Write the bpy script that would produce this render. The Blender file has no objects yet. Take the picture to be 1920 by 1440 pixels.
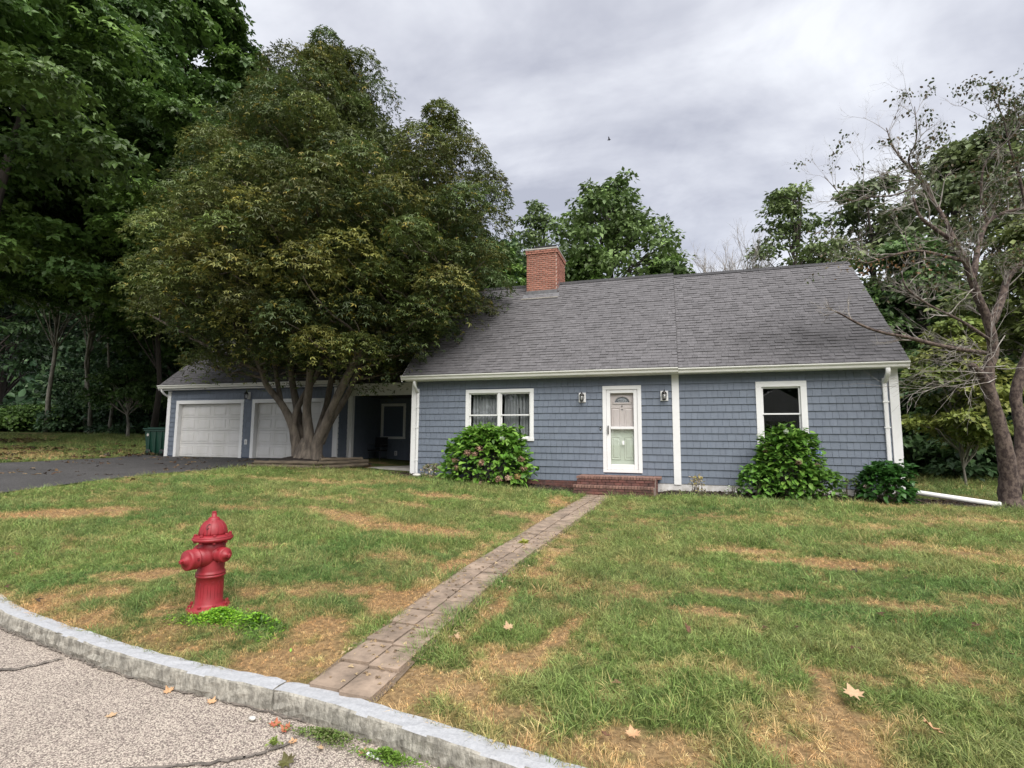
import bpy, math, random
import numpy as np
from mathutils import Vector, Matrix

# ------------------------------------------------------------------ camera, sky, sun, exposure
S = bpy.context.scene
COL = S.collection
random.seed(7)
RN = np.random.default_rng(7)
R = math.radians

cam_d = bpy.data.cameras.new('camera')
cam = bpy.data.objects.new('camera', cam_d); COL.objects.link(cam)
cam_d.sensor_width = 36.0; cam_d.lens = 18.0
cam_d.clip_start = 0.05; cam_d.clip_end = 2000
yaw, pit, rol, EYE = R(17.05), R(5.85), R(.35), 1.55
_F = Vector((-math.sin(yaw)*math.cos(pit), math.cos(yaw)*math.cos(pit), math.sin(pit)))
_r = Vector((math.cos(yaw), math.sin(yaw), 0)); _u = _r.cross(_F)
_R = math.cos(rol)*_r + math.sin(rol)*_u; _U = -math.sin(rol)*_r + math.cos(rol)*_u
cam.matrix_world = Matrix(((_R.x, _U.x, -_F.x, 0), (_R.y, _U.y, -_F.y, 0), (_R.z, _U.z, -_F.z, EYE), (0, 0, 0, 1)))
S.camera = cam

SUN_EL, SUN_AZ = R(52), R(148)          # azimuth clockwise from +Y
sd = bpy.data.lights.new('sun', 'SUN'); sd.energy = 1.5; sd.angle = R(55); sd.color = (1.0, .96, .90)
so = bpy.data.objects.new('sun', sd); COL.objects.link(so)
sdir = Vector((math.sin(SUN_AZ)*math.cos(SUN_EL), math.cos(SUN_AZ)*math.cos(SUN_EL), math.sin(SUN_EL)))
so.rotation_euler = (-sdir).to_track_quat('-Z', 'Y').to_euler(); so.location = sdir*60

W = bpy.data.worlds.new('World'); S.world = W; W.use_nodes = True
def build_world():
    nt = W.node_tree; nt.nodes.clear(); N = nt.nodes.new; L = nt.links.new
    out = N('ShaderNodeOutputWorld'); bg = N('ShaderNodeBackground'); bg.inputs['Strength'].default_value = .1
    sky = N('ShaderNodeTexSky'); sky.sky_type = 'NISHITA'; sky.sun_disc = False
    sky.sun_elevation = SUN_EL; sky.sun_rotation = SUN_AZ
    tc = N('ShaderNodeTexCoord'); sep = N('ShaderNodeSeparateXYZ'); L(tc.outputs['Generated'], sep.inputs[0])
    mz = N('ShaderNodeMath'); mz.operation = 'MAXIMUM'; L(sep.outputs[2], mz.inputs[0]); mz.inputs[1].default_value = 0
    az = N('ShaderNodeMath'); az.operation = 'ADD'; L(mz.outputs[0], az.inputs[0]); az.inputs[1].default_value = .22
    comb = N('ShaderNodeCombineXYZ')
    for i in (0, 1):
        d = N('ShaderNodeMath'); d.operation = 'DIVIDE'; L(sep.outputs[i], d.inputs[0]); L(az.outputs[0], d.inputs[1]); L(d.outputs[0], comb.inputs[i])
    mp = N('ShaderNodeMapping'); mp.inputs['Location'].default_value = (3.1, 1.7, 0); mp.inputs['Rotation'].default_value = (0, 0, R(25))
    mp.inputs['Scale'].default_value = (.75, 1.0, 1); L(comb.outputs[0], mp.inputs[0])
    n1 = N('ShaderNodeTexNoise'); n1.inputs['Scale'].default_value = 1.25; n1.inputs['Detail'].default_value = 6; n1.inputs['Roughness'].default_value = .52; n1.inputs['Distortion'].default_value = .55
    n2 = N('ShaderNodeTexNoise'); n2.inputs['Scale'].default_value = 4.5; n2.inputs['Detail'].default_value = 5; n2.inputs['Roughness'].default_value = .6; n2.inputs['Distortion'].default_value = .3
    L(mp.outputs[0], n1.inputs[0]); L(mp.outputs[0], n2.inputs[0])
    m = N('ShaderNodeMix'); m.data_type = 'FLOAT'; m.inputs[0].default_value = .22; L(n1.outputs[0], m.inputs[2]); L(n2.outputs[0], m.inputs[3])
    cr = N('ShaderNodeValToRGB'); e = cr.color_ramp.elements
    e[0].position = .39; e[0].color = (.47, .48, .55, 1)
    e[1].position = .60; e[1].color = (.93, .945, .985, 1)
    x = cr.color_ramp.elements.new(.49); x.color = (.68, .69, .75, 1)
    L(m.outputs[0], cr.inputs[0])
    k = N('ShaderNodeVectorMath'); k.operation = 'SCALE'; k.inputs['Scale'].default_value = 3.0; L(cr.outputs[0], k.inputs[0])
    mx = N('ShaderNodeMix'); mx.data_type = 'RGBA'; mx.inputs[0].default_value = .93
    L(sky.outputs[0], mx.inputs[6]); L(k.outputs[0], mx.inputs[7]); L(mx.outputs[2], bg.inputs['Color']); L(bg.outputs[0], out.inputs[0])
build_world()
S.render.engine = 'CYCLES'
S.view_settings.view_transform = 'Standard'; S.view_settings.look = 'None'
S.view_settings.exposure = 1.86; S.view_settings.gamma = 1.0
try: S.view_settings.use_curve_mapping = False
except Exception: pass
S.render.resolution_x = 1024; S.render.resolution_y = 768
try:
    S.cycles.max_bounces = 6; S.cycles.transparent_max_bounces = 12; S.cycles.diffuse_bounces = 3; S.cycles.glossy_bounces = 3
except Exception: pass

# ------------------------------------------------------------------ materials
def new_mat(name):
    m = bpy.data.materials.new(name); m.use_nodes = True
    return m, m.node_tree, m.node_tree.nodes['Principled BSDF']
def mat(name, col, rough=.7, col2=None, scale=6., bump=0., bscale=40., metal=0., spec=.5, rnd=0., sx=(1, 1, 1), coords='Object', detail=5., lo=.35, hi=.65):
    m, nt, b = new_mat(name); N = nt.nodes.new; L = nt.links.new
    b.inputs['Roughness'].default_value = rough; b.inputs['Metallic'].default_value = metal
    b.inputs['Specular IOR Level'].default_value = spec
    tc = N('ShaderNodeTexCoord'); geo = N('ShaderNodeNewGeometry')
    mp = N('ShaderNodeMapping'); mp.inputs['Scale'].default_value = sx
    L(geo.outputs['Position'], mp.inputs[0])
    c = N('ShaderNodeRGB'); c.outputs[0].default_value = (*col, 1); cur = c.outputs[0]
    if col2:
        n = N('ShaderNodeTexNoise'); n.inputs['Scale'].default_value = scale; n.inputs['Detail'].default_value = detail; n.inputs['Roughness'].default_value = .62
        L(mp.outputs[0], n.inputs[0])
        mr = N('ShaderNodeMapRange'); mr.inputs[1].default_value = lo; mr.inputs[2].default_value = hi; L(n.outputs[0], mr.inputs[0])
        mx = N('ShaderNodeMix'); mx.data_type = 'RGBA'; L(mr.outputs[0], mx.inputs[0]); L(cur, mx.inputs[6]); mx.inputs[7].default_value = (*col2, 1); cur = mx.outputs[2]
    if rnd:
        oi = N('ShaderNodeObjectInfo'); at = N('ShaderNodeAttribute'); at.attribute_name = 'rnd'
        ad = N('ShaderNodeMath'); ad.operation = 'ADD'; L(oi.outputs['Random'], ad.inputs[0]); L(at.outputs['Fac'], ad.inputs[1])
        fr = N('ShaderNodeMath'); fr.operation = 'FRACT'; L(ad.outputs[0], fr.inputs[0])
        mr = N('ShaderNodeMapRange'); mr.inputs[3].default_value = 1-rnd; mr.inputs[4].default_value = 1+rnd; L(fr.outputs[0], mr.inputs[0])
        vs = N('ShaderNodeVectorMath'); vs.operation = 'SCALE'; L(cur, vs.inputs[0]); L(mr.outputs[0], vs.inputs['Scale']); cur = vs.outputs[0]
    L(cur, b.inputs['Base Color'])
    if bump:
        n = N('ShaderNodeTexNoise'); n.inputs['Scale'].default_value = bscale; n.inputs['Detail'].default_value = 4; L(mp.outputs[0], n.inputs[0])
        bp = N('ShaderNodeBump'); bp.inputs['Strength'].default_value = 1; bp.inputs['Distance'].default_value = bump
        L(n.outputs[0], bp.inputs['Height']); L(bp.outputs[0], b.inputs['Normal'])
    return m
def leaf_mat(name, rough=.55, trans=.3, attr='tint', inst=False):
    m, nt, b = new_mat(name); N = nt.nodes.new; L = nt.links.new
    at = N('ShaderNodeAttribute'); at.attribute_name = attr
    if inst: at.attribute_type = 'INSTANCER'
    b.inputs['Roughness'].default_value = rough; b.inputs['Specular IOR Level'].default_value = .35
    cur = at.outputs['Color']
    if inst:
        a2 = N('ShaderNodeAttribute'); a2.attribute_name = 'rnd'
        mr = N('ShaderNodeMapRange'); mr.inputs[3].default_value = .50; mr.inputs[4].default_value = 1.55; L(a2.outputs['Fac'], mr.inputs[0])
        vs = N('ShaderNodeVectorMath'); vs.operation = 'SCALE'; L(cur, vs.inputs[0]); L(mr.outputs[0], vs.inputs['Scale']); cur = vs.outputs[0]
    L(cur, b.inputs['Base Color'])
    t = N('ShaderNodeBsdfTranslucent'); L(cur, t.inputs['Color'])
    mx = N('ShaderNodeMixShader'); mx.inputs[0].default_value = trans
    L(b.outputs[0], mx.inputs[1]); L(t.outputs[0], mx.inputs[2]); L(mx.outputs[0], nt.nodes['Material Output'].inputs['Surface'])
    return m
def glass_mat(name, tint=(1, 1, 1), base=.05):
    m = bpy.data.materials.new(name); m.use_nodes = True; nt = m.node_tree; nt.nodes.clear(); N = nt.nodes.new; L = nt.links.new
    o = N('ShaderNodeOutputMaterial'); tr = N('ShaderNodeBsdfTransparent'); tr.inputs[0].default_value = (*tint, 1)
    gl = N('ShaderNodeBsdfGlossy'); gl.inputs['Roughness'].default_value = .01
    fc = N('ShaderNodeLayerWeight'); fc.inputs['Blend'].default_value = .5
    pw = N('ShaderNodeMath'); pw.operation = 'POWER'; L(fc.outputs['Facing'], pw.inputs[0]); pw.inputs[1].default_value = 5
    ad = N('ShaderNodeMath'); ad.operation = 'ADD'; ad.use_clamp = True; L(pw.outputs[0], ad.inputs[0]); ad.inputs[1].default_value = base
    mx = N('ShaderNodeMixShader'); L(ad.outputs[0], mx.inputs[0]); L(tr.outputs[0], mx.inputs[1]); L(gl.outputs[0], mx.inputs[2]); L(mx.outputs[0], o.inputs[0])
    return m

M = {}
M['siding'] = mat('blue_grey_shingle_paint', (.133, .159, .203), .62, (.150, .176, .220), 9, .0015, 90, rnd=.055, sx=(1.6, 1.6, .5))
M['wallboard'] = mat('blue_grey_backing', (.10, .125, .18), .8)
M['trim'] = mat('white_trim_paint', (.80, .80, .80), .45, (.76, .76, .75), 3, .0004, 30)
M['cream'] = mat('off_white_gutter', (.70, .70, .66), .4, (.62, .62, .57), 4, .0003, 30, sx=(1, 1, 4))
M['roof'] = mat('asphalt_shingle', (.104, .100, .105), .92, (.138, .133, .139), 9, .002, 160, rnd=.13)
def roof_stain():      # algae stain low on the right roof slope
    nt = M['roof'].node_tree; N = nt.nodes.new; L = nt.links.new; b = nt.nodes['Principled BSDF']; src = b.inputs['Base Color'].links[0].from_socket
    geo = N('ShaderNodeNewGeometry'); sub = N('ShaderNodeVectorMath'); sub.operation = 'SUBTRACT'; L(geo.outputs['Position'], sub.inputs[0]); sub.inputs[1].default_value = (3.3, 13.7, 3.95)
    mp = N('ShaderNodeMapping'); mp.inputs['Scale'].default_value = (.42, .95, .95); L(sub.outputs[0], mp.inputs[0])
    ln = N('ShaderNodeVectorMath'); ln.operation = 'LENGTH'; L(mp.outputs[0], ln.inputs[0])
    n = N('ShaderNodeTexNoise'); n.inputs['Scale'].default_value = 2.2; n.inputs['Detail'].default_value = 6; L(geo.outputs['Position'], n.inputs[0])
    ad = N('ShaderNodeMath'); ad.operation = 'MULTIPLY_ADD'; L(n.outputs[0], ad.inputs[0]); ad.inputs[1].default_value = 1.3; L(ln.outputs['Value'], ad.inputs[2])
    mr = N('ShaderNodeMapRange'); mr.inputs[1].default_value = .65; mr.inputs[2].default_value = 1.75; mr.inputs[3].default_value = .50; mr.inputs[4].default_value = 1.0; L(ad.outputs[0], mr.inputs[0])
    vs = N('ShaderNodeVectorMath'); vs.operation = 'SCALE'; L(src, vs.inputs[0]); L(mr.outputs[0], vs.inputs['Scale']); L(vs.outputs[0], b.inputs['Base Color'])
roof_stain()
M['roofdark'] = mat('roof_underlay', (.05, .048, .05), .95)
M['brick'] = mat('chimney_brick', (.40, .185, .135), .85, (.33, .145, .105), 9, .003, 60, rnd=.22)
M['stepbrick'] = mat('dark_red_brick', (.15, .062, .05), .85, (.085, .045, .04), 7, .003, 60, rnd=.3)
M['mortar'] = mat('pale_mortar', (.52, .42, .36), .95, (.44, .36, .31), 12, .002, 60)
M['mortar2'] = mat('dark_mortar', (.27, .205, .175), .95, (.19, .15, .13), 12, .002, 60)
M['concrete'] = mat('concrete', (.42, .40, .37), .9, (.33, .31, .28), 5, .002, 60)
M['white_found'] = mat('painted_foundation', (.72, .71, .70), .8, (.50, .48, .45), 6, .004, 25)
M['black'] = mat('black_metal', (.012, .012, .013), .4)
M['darkmetal'] = mat('dark_bronze', (.03, .027, .025), .35, metal=.6)
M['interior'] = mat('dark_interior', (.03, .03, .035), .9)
M['curtain'] = mat('grey_curtain', (.27, .29, .30), .9, (.20, .22, .23), 3)
M['door'] = mat('beige_door_paint', (.64, .60, .58), .5)
M['garagedoor'] = mat('garage_door_paint', (.70, .69, .68), .5, (.62, .61, .58), 2, sx=(1, 1, .4))
M['glass'] = glass_mat('window_glass')
M['doorglass'] = glass_mat('storm_door_glass', (.955, 1, .965), .06)  # green in the lower pane tint stands in for the mirrored lawn
M['doorglass2'] = glass_mat('storm_door_upper_glass', (.99, .985, .985), .06)
M['lampglass'] = glass_mat('lantern_glass', (.75, .75, .75), .12)
M['bulb'] = mat('bulb_white', (.8, .8, .78), .3)
M['red'] = mat('hydrant_red_paint', (.30, .018, .028), .5, (.235, .016, .023), 14, .0006, 60, spec=.5)
M['chip'] = mat('chipped_black_metal', (.05, .02, .02), .6)
M['bin'] = mat('green_bin_plastic', (.006, .036, .024), .45, (.009, .046, .030), 4)
M['bark'] = mat('grey_brown_bark', (.21, .175, .14), .92, (.08, .066, .054), 7, .02, 18, sx=(1, 1, .3), detail=8)
M['barkdark'] = mat('dark_bark', (.075, .06, .05), .92, (.04, .033, .028), 6, .01, 16, sx=(1, 1, .3))
M['barkpale'] = mat('pale_bark', (.34, .31, .26), .9, (.14, .125, .105), 6, .006, 16, sx=(1, 1, .3))
M['dogbark'] = mat('flaky_lichen_bark', (.135, .100, .082), .92, (.045, .030, .027), 15, .010, 32, sx=(1, 1, .7), lo=.42, hi=.58)
M['twig'] = mat('pale_dry_twig', (.44, .41, .38), .9, (.17, .14, .12), 5)
M['timber'] = mat('weathered_timber', (.16, .125, .085), .9, (.075, .06, .045), 8, .006, 40, sx=(.4, .4, 3))
M['mulch'] = mat('dark_mulch', (.035, .024, .018), .95, (.016, .011, .009), 30, .02, 50, detail=8)
M['granite'] = mat('granite_curb', (.40, .38, .33), .85, (.19, .18, .155), 22, .014, 50, detail=10, lo=.38, hi=.6, sx=(1, 1, .55))
M['granitetop'] = mat('sawn_granite_top', (.42, .43, .45), .8, (.33, .34, .36), 55, .003, 90, detail=6)
M['pave'] = mat('weathered_paver', (.35, .265, .20), .9, (.17, .13, .098), 7, .004, 60, rnd=.10, detail=9)
M['dirt'] = mat('walkway_dirt', (.20, .15, .105), .95, (.11, .08, .055), 18, .01, 60)
M['pvc'] = mat('white_pvc', (.72, .72, .70), .35)
M['leafdry'] = mat('dry_tan_leaf', (.52, .33, .18), .7, (.40, .22, .11), 30)
M['leafbrown'] = mat('brown_leaf', (.16, .075, .04), .7, (.10, .05, .03), 30)
M['leafred'] = mat('orange_red_leaf', (.33, .065, .040), .7, (.38, .16, .075), 26)
M['leafgreen'] = mat('olive_leaf', (.10, .10, .025), .7, (.06, .05, .015), 22)
M['leafpale'] = mat('cream_leaf', (.50, .35, .21), .7, (.38, .25, .14), 22)
M['paper'] = mat('white_paper', (.85, .85, .85), .8)
M['stone'] = mat('pale_stone', (.62, .60, .56), .8, (.48, .46, .43), 14, .003, 30)
M['leaf'] = leaf_mat('tree_leaf', .45, .22)
M['leafgloss'] = leaf_mat('shrub_leaf', .4, .28)
M['petal'] = leaf_mat('petal', .8, .3)
M['grass'] = leaf_mat('grass_blade', .6, .3, inst=True)

def asphalt(name, c1, c2, c3, sc, bump):
    m, nt, b = new_mat(name); N = nt.nodes.new; L = nt.links.new
    b.inputs['Roughness'].default_value = .92; b.inputs['Specular IOR Level'].default_value = .3
    geo = N('ShaderNodeNewGeometry')
    v = N('ShaderNodeTexVoronoi'); v.inputs['Scale'].default_value = sc; L(geo.outputs['Position'], v.inputs[0])
    n = N('ShaderNodeTexNoise'); n.inputs['Scale'].default_value = 1.1; n.inputs['Detail'].default_value = 8; n.inputs['Roughness'].default_value = .65; L(geo.outputs['Position'], n.inputs[0])
    sp = N('ShaderNodeSeparateColor'); L(v.outputs['Color'], sp.inputs[0])
    cr = N('ShaderNodeValToRGB'); e = cr.color_ramp.elements
    e[0].position = .12; e[0].color = (*c1, 1); e[1].position = .95; e[1].color = (*c3, 1)
    x = cr.color_ramp.elements.new(.45); x.color = (*c2, 1); L(sp.outputs[0], cr.inputs[0])
    # binder showing between the stones
    vr = N('ShaderNodeMapRange'); vr.inputs[1].default_value = .35; vr.inputs[2].default_value = .75; vr.inputs[3].default_value = 1; vr.inputs[4].default_value = .42; L(v.outputs['Distance'], vr.inputs[0])
    vs = N('ShaderNodeVectorMath'); vs.operation = 'SCALE'; L(cr.outputs[0], vs.inputs[0]); L(vr.outputs[0], vs.inputs['Scale'])
    mr = N('ShaderNodeMapRange'); mr.inputs[1].default_value = .3; mr.inputs[2].default_value = .7; mr.inputs[3].default_value = .80; mr.inputs[4].default_value = 1.15; L(n.outputs[0], mr.inputs[0])
    v2 = N('ShaderNodeVectorMath'); v2.operation = 'SCALE'; L(vs.outputs[0], v2.inputs[0]); L(mr.outputs[0], v2.inputs['Scale'])
    L(v2.outputs[0], b.inputs['Base Color'])
    bp = N('ShaderNodeBump'); bp.inputs['Distance'].default_value = bump; bp.invert = True; L(v.outputs['Distance'], bp.inputs['Height']); L(bp.outputs[0], b.inputs['Normal'])
    return m
M['road'] = asphalt('worn_aggregate_asphalt', (.23, .19, .17), (.48, .405, .35), (.62, .55, .46), 135, .003)
M['drive'] = asphalt('dark_asphalt', (.045, .044, .047), (.080, .077, .080), (.14, .135, .13), 110, .002)

# lawn soil: vertex tint broken up by fine noise
def soil_mat():
    m, nt, b = new_mat('lawn_soil'); N = nt.nodes.new; L = nt.links.new
    at = N('ShaderNodeAttribute'); at.attribute_name = 'tint'; geo = N('ShaderNodeNewGeometry')
    n = N('ShaderNodeTexNoise'); n.inputs['Scale'].default_value = 35; n.inputs['Detail'].default_value = 6; L(geo.outputs['Position'], n.inputs[0])
    mr = N('ShaderNodeMapRange'); mr.inputs[1].default_value = .3; mr.inputs[2].default_value = .7; mr.inputs[3].default_value = .45; mr.inputs[4].default_value = 1.1; L(n.outputs[0], mr.inputs[0])
    vs = N('ShaderNodeVectorMath'); vs.operation = 'SCALE'; L(at.outputs['Color'], vs.inputs[0]); L(mr.outputs[0], vs.inputs['Scale']); L(vs.outputs[0], b.inputs['Base Color'])
    b.inputs['Roughness'].default_value = .95; b.inputs['Specular IOR Level'].default_value = .1
    bp = N('ShaderNodeBump'); bp.inputs['Distance'].default_value = .02; L(n.outputs[0], bp.inputs['Height']); L(bp.outputs[0], b.inputs['Normal'])
    return m
M['soil'] = soil_mat()

# ------------------------------------------------------------------ mesh helpers
def link_mesh(name, V, faces, m, parent=None, center=True, smooth=False, attrs=None, flat_faces=None, origin=None):
    """V (n,3) world coordinates; faces list of tuples or (loops, starts, totals) arrays"""
    V = np.asarray(V, dtype=np.float64)
    if origin is None:
        if center and len(V):
            lo, hi = V.min(0), V.max(0); origin = np.array([(lo[0]+hi[0])/2, (lo[1]+hi[1])/2, lo[2]])
        else: origin = np.zeros(3)
    origin = np.asarray(origin, dtype=float)
    me = bpy.data.meshes.new(name)
    if isinstance(faces, np.ndarray):
        k = faces.shape[1]; nf = faces.shape[0]
        me.vertices.add(len(V)); me.vertices.foreach_set('co', (V-origin).astype(np.float32).ravel())
        me.loops.add(nf*k); me.loops.foreach_set('vertex_index', faces.astype(np.int32).ravel())
        me.polygons.add(nf); me.polygons.foreach_set('loop_start', np.arange(0, nf*k, k, dtype=np.int32))
        me.polygons.foreach_set('loop_total', np.full(nf, k, dtype=np.int32))
        me.update(calc_edges=True)
    else:
        me.from_pydata((V-origin).tolist(), [], [tuple(f) for f in faces]); me.update()
    if smooth: me.polygons.foreach_set('use_smooth', np.ones(len(me.polygons), dtype=bool))
    if attrs:
        for an, arr in attrs.items():
            arr = np.asarray(arr, dtype=np.float32)
            if arr.ndim == 2:
                a = me.attributes.new(an, 'FLOAT_COLOR', 'POINT'); full = np.ones((len(V), 4), np.float32); full[:, :3] = arr; a.data.foreach_set('color', full.ravel())
            else:
                a = me.attributes.new(an, 'FLOAT', 'POINT'); a.data.foreach_set('value', arr)
    if m: me.materials.append(m)
    o = bpy.data.objects.new(name, me); COL.objects.link(o)
    par(o, parent, origin)
    return o
def world_loc(o):
    v = Vector(o.location)
    return v + world_loc(o.parent) if o.parent else v
def par(o, parent, loc):
    if parent is not None:
        o.parent = parent; o.location = Vector(loc) - world_loc(parent)
    else: o.location = Vector(loc)
def thing(name, loc, label, cat, group=None):
    o = bpy.data.objects.new(name, None); COL.objects.link(o); o.location = loc; o.empty_display_size = .2
    return tag(o, label, cat, group)
def tag(o, label=None, cat=None, group=None, kind=None):
    if label: o['label'] = label
    if cat: o['category'] = cat
    if group: o['group'] = group
    if kind: o['kind'] = kind
    return o

class MB:
    def __init__(s): s.V = []; s.F = []; s.n = 0
    def add(s, V, F):
        V = np.asarray(V, dtype=float); s.V.append(V); s.F += [tuple(i+s.n for i in f) for f in F]; s.n += len(V)
    def box(s, x0, x1, y0, y1, z0, z1, Rm=None, piv=None):
        V = np.array([(x, y, z) for z in (z0, z1) for y in (y0, y1) for x in (x0, x1)], float)
        if Rm is not None: V = (V-piv)@np.asarray(Rm).T+piv
        s.add(V, [(0, 2, 3, 1), (4, 5, 7, 6), (0, 1, 5, 4), (2, 6, 7, 3), (0, 4, 6, 2), (1, 3, 7, 5)]); return s
    def bbox(s, x0, x1, y0, y1, z0, z1, b=.004):
        """box with chamfered vertical and horizontal edges"""
        c = np.array([(x0+x1)/2, (y0+y1)/2, (z0+z1)/2]); h = np.array([x1-x0, y1-y0, z1-z0])/2
        b = min(b, h.min()*.45); V = []; idx = {}
        for sx in (-1, 1):
            for sy in (-1, 1):
                for sz in (-1, 1):
                    for ax in range(3):
                        p = np.array([sx, sy, sz])*(h-b); p[ax] = (sx, sy, sz)[ax]*h[ax]; idx[(sx, sy, sz, ax)] = len(V); V.append(c+p)
        F = []
        for ax in range(3):
            o1, o2 = [a for a in range(3) if a != ax]
            for sg in (-1, 1):
                q = []
                for a, bb in ((-1, -1), (1, -1), (1, 1), (-1, 1)):
                    k = [0, 0, 0]; k[ax] = sg; k[o1] = a; k[o2] = bb; q.append(idx[(*k, ax)])
                F.append(q)
            for a in (-1, 1):           # edges parallel to ax
                for bb in (-1, 1):
                    k1 = [0, 0, 0]; k1[ax] = -1; k1[o1] = a; k1[o2] = bb; k2 = list(k1); k2[ax] = 1
                    F.append([idx[(*k1, o1)], idx[(*k2, o1)], idx[(*k2, o2)], idx[(*k1, o2)]])
        for sx in (-1, 1):
            for sy in (-1, 1):
                for sz in (-1, 1): F.append([idx[(sx, sy, sz, a)] for a in range(3)])
        # consistent outward orientation
        G = []
        for f in F:
            P = [V[i] for i in f]; n = np.cross(P[1]-P[0], P[2]-P[0])
            G.append(f if np.dot(n, np.mean(P, 0)-c) > 0 else f[::-1])
        s.add(V, G); return s
    def lathe(s, prof, seg=24, c=(0, 0, 0), axis='z', Rm=None):
        """prof list of (r, h) ; open ends are closed with caps"""
        V = []; F = []; n = len(prof)
        for r, h in prof:
            for k in range(seg):
                a = 2*math.pi*k/seg; V.append((r*math.cos(a), r*math.sin(a), h))
        for i in range(n-1):
            for k in range(seg):
                k2 = (k+1) % seg; F.append((i*seg+k, i*seg+k2, (i+1)*seg+k2, (i+1)*seg+k))
        F.append(tuple(range(seg))[::-1]); F.append(tuple((n-1)*seg+k for k in range(seg)))
        V = np.array(V, float)
        if Rm is not None: V = V@np.asarray(Rm).T
        s.add(V+np.array(c), F); return s
    def tube(s, pts, rad, seg=8, cap=True, jitter=0):
        P = np.asarray(pts, float); n = len(P); rad = np.broadcast_to(rad, (n,))
        T = np.gradient(P, axis=0); T /= np.linalg.norm(T, axis=1)[:, None]+1e-9
        ref = np.array([0, 0, 1.]) if abs(T[0][2]) < .9 else np.array([1., 0, 0])
        u = np.cross(T[0], ref); u /= np.linalg.norm(u)
        ang = 2*np.pi*np.arange(seg)/seg; V = []
        for i in range(n):
            u = u-T[i]*np.dot(u, T[i]); u /= np.linalg.norm(u)+1e-9; w = np.cross(T[i], u)
            rr = rad[i]*(1+(RN.uniform(-jitter, jitter, seg) if jitter else 0))
            V.append(P[i]+(np.cos(ang)*rr)[:, None]*u+(np.sin(ang)*rr)[:, None]*w)
        V = np.concatenate(V); F = []
        for i in range(n-1):
            for k in range(seg):
                k2 = (k+1) % seg; F.append((i*seg+k, i*seg+k2, (i+1)*seg+k2, (i+1)*seg+k))
        if cap: F.append(tuple(range(seg))[::-1]); F.append(tuple((n-1)*seg+k for k in range(seg)))
        s.add(V, F); return s
    def build(s, name, m, parent=None, smooth=False, attrs=None, origin=None):
        return link_mesh(name, np.concatenate(s.V), s.F, m, parent, True, smooth, attrs, origin=origin)
def box(name, m, parent, *a, b=None):
    q = MB(); (q.bbox(*a, b=b) if b else q.box(*a)); return q.build(name, m, parent)
def rotz(a): c, s_ = math.cos(a), math.sin(a); return np.array([[c, -s_, 0], [s_, c, 0], [0, 0, 1]])
def rotx(a): c, s_ = math.cos(a), math.sin(a); return np.array([[1, 0, 0], [0, c, -s_], [0, s_, c]])
def roty(a): c, s_ = math.cos(a), math.sin(a); return np.array([[c, 0, s_], [0, 1, 0], [-s_, 0, c]])
def smooth_path(P, k=4):
    """Catmull-Rom through rows (any number of columns)"""
    P = np.asarray(P, float); Q = np.vstack([2*P[0]-P[1], P, 2*P[-1]-P[-2]]); out = []
    for i in range(1, len(Q)-2):
        for t in np.arange(k)/k:
            a, b, c, d = Q[i-1], Q[i], Q[i+1], Q[i+2]
            out.append(.5*((2*b)+(-a+c)*t+(2*a-5*b+4*c-d)*t*t+(-a+3*b-3*c+d)*t**3))
    out.append(P[-1]); return np.array(out)

PIECE_CACHE = {}
def pieces(items, name, template, m, parent, nmax=300):
    """items: list of (loc, 3x3 rotation, scale). The nmax nearest the camera become objects sharing one mesh, the rest one stuff part."""
    TV, TF = template; eye = np.array([0, 0, EYE])
    items = sorted(items, key=lambda t: np.linalg.norm(np.array(t[0])-eye)/max(1e-3, math.sqrt(t[2][0]*sorted(t[2])[1])))
    key = (name, m.name)
    if key not in PIECE_CACHE:
        me = bpy.data.meshes.new(name); me.from_pydata([tuple(v) for v in TV], [], TF); me.materials.append(m); me.update(); PIECE_CACHE[key] = me
    me = PIECE_CACHE[key]; base = world_loc(parent) if parent else Vector((0, 0, 0))
    for loc, Rm, sc in items[:nmax]:
        o = bpy.data.objects.new(name, me); COL.objects.link(o); o.parent = parent
        o.location = Vector(loc)-base; o.rotation_euler = Matrix(np.asarray(Rm).tolist()).to_euler(); o.scale = sc
    rest = items[nmax:]
    if rest:
        TV = np.asarray(TV, float); n = len(TV)
        L_ = np.array([r[0] for r in rest]); RR = np.array([r[1] for r in rest]); SC = np.array([r[2] for r in rest])
        V = np.einsum('nij,nkj->nki', RR, TV[None]*SC[:, None])+L_[:, None]
        F = [tuple(i+k*n for i in f) for k in range(len(rest)) for f in TF]
        o = link_mesh(name+'_field', V.reshape(-1, 3), F, m, parent, attrs={'rnd': np.repeat(RN.random(len(rest)), n)})
        o['kind'] = 'stuff'
_u = MB(); _u.bbox(-.5, .5, -.5, .5, -.5, .5, b=.04); BRICK_T = (np.concatenate(_u.V), _u.F)
_u = MB(); _u.box(-.5, .5, -.5, .5, -.5, .5); BOX_T = (np.concatenate(_u.V), _u.F)
# lapped wedge: thick at the butt (low v), thin at the head ; x width, y along slope (0 butt ->1 head), z thickness
WEDGE_T = (np.array([(-.5, 0, 0), (.5, 0, 0), (.5, 1.12, -.25), (-.5, 1.12, -.25), (-.5, 0, 1), (.5, 0, 1), (.5, 1.12, .04), (-.5, 1.12, .04)], float),
           [(0, 3, 2, 1), (4, 5, 6, 7), (0, 1, 5, 4), (1, 2, 6, 5), (2, 3, 7, 6), (3, 0, 4, 7)])

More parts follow.
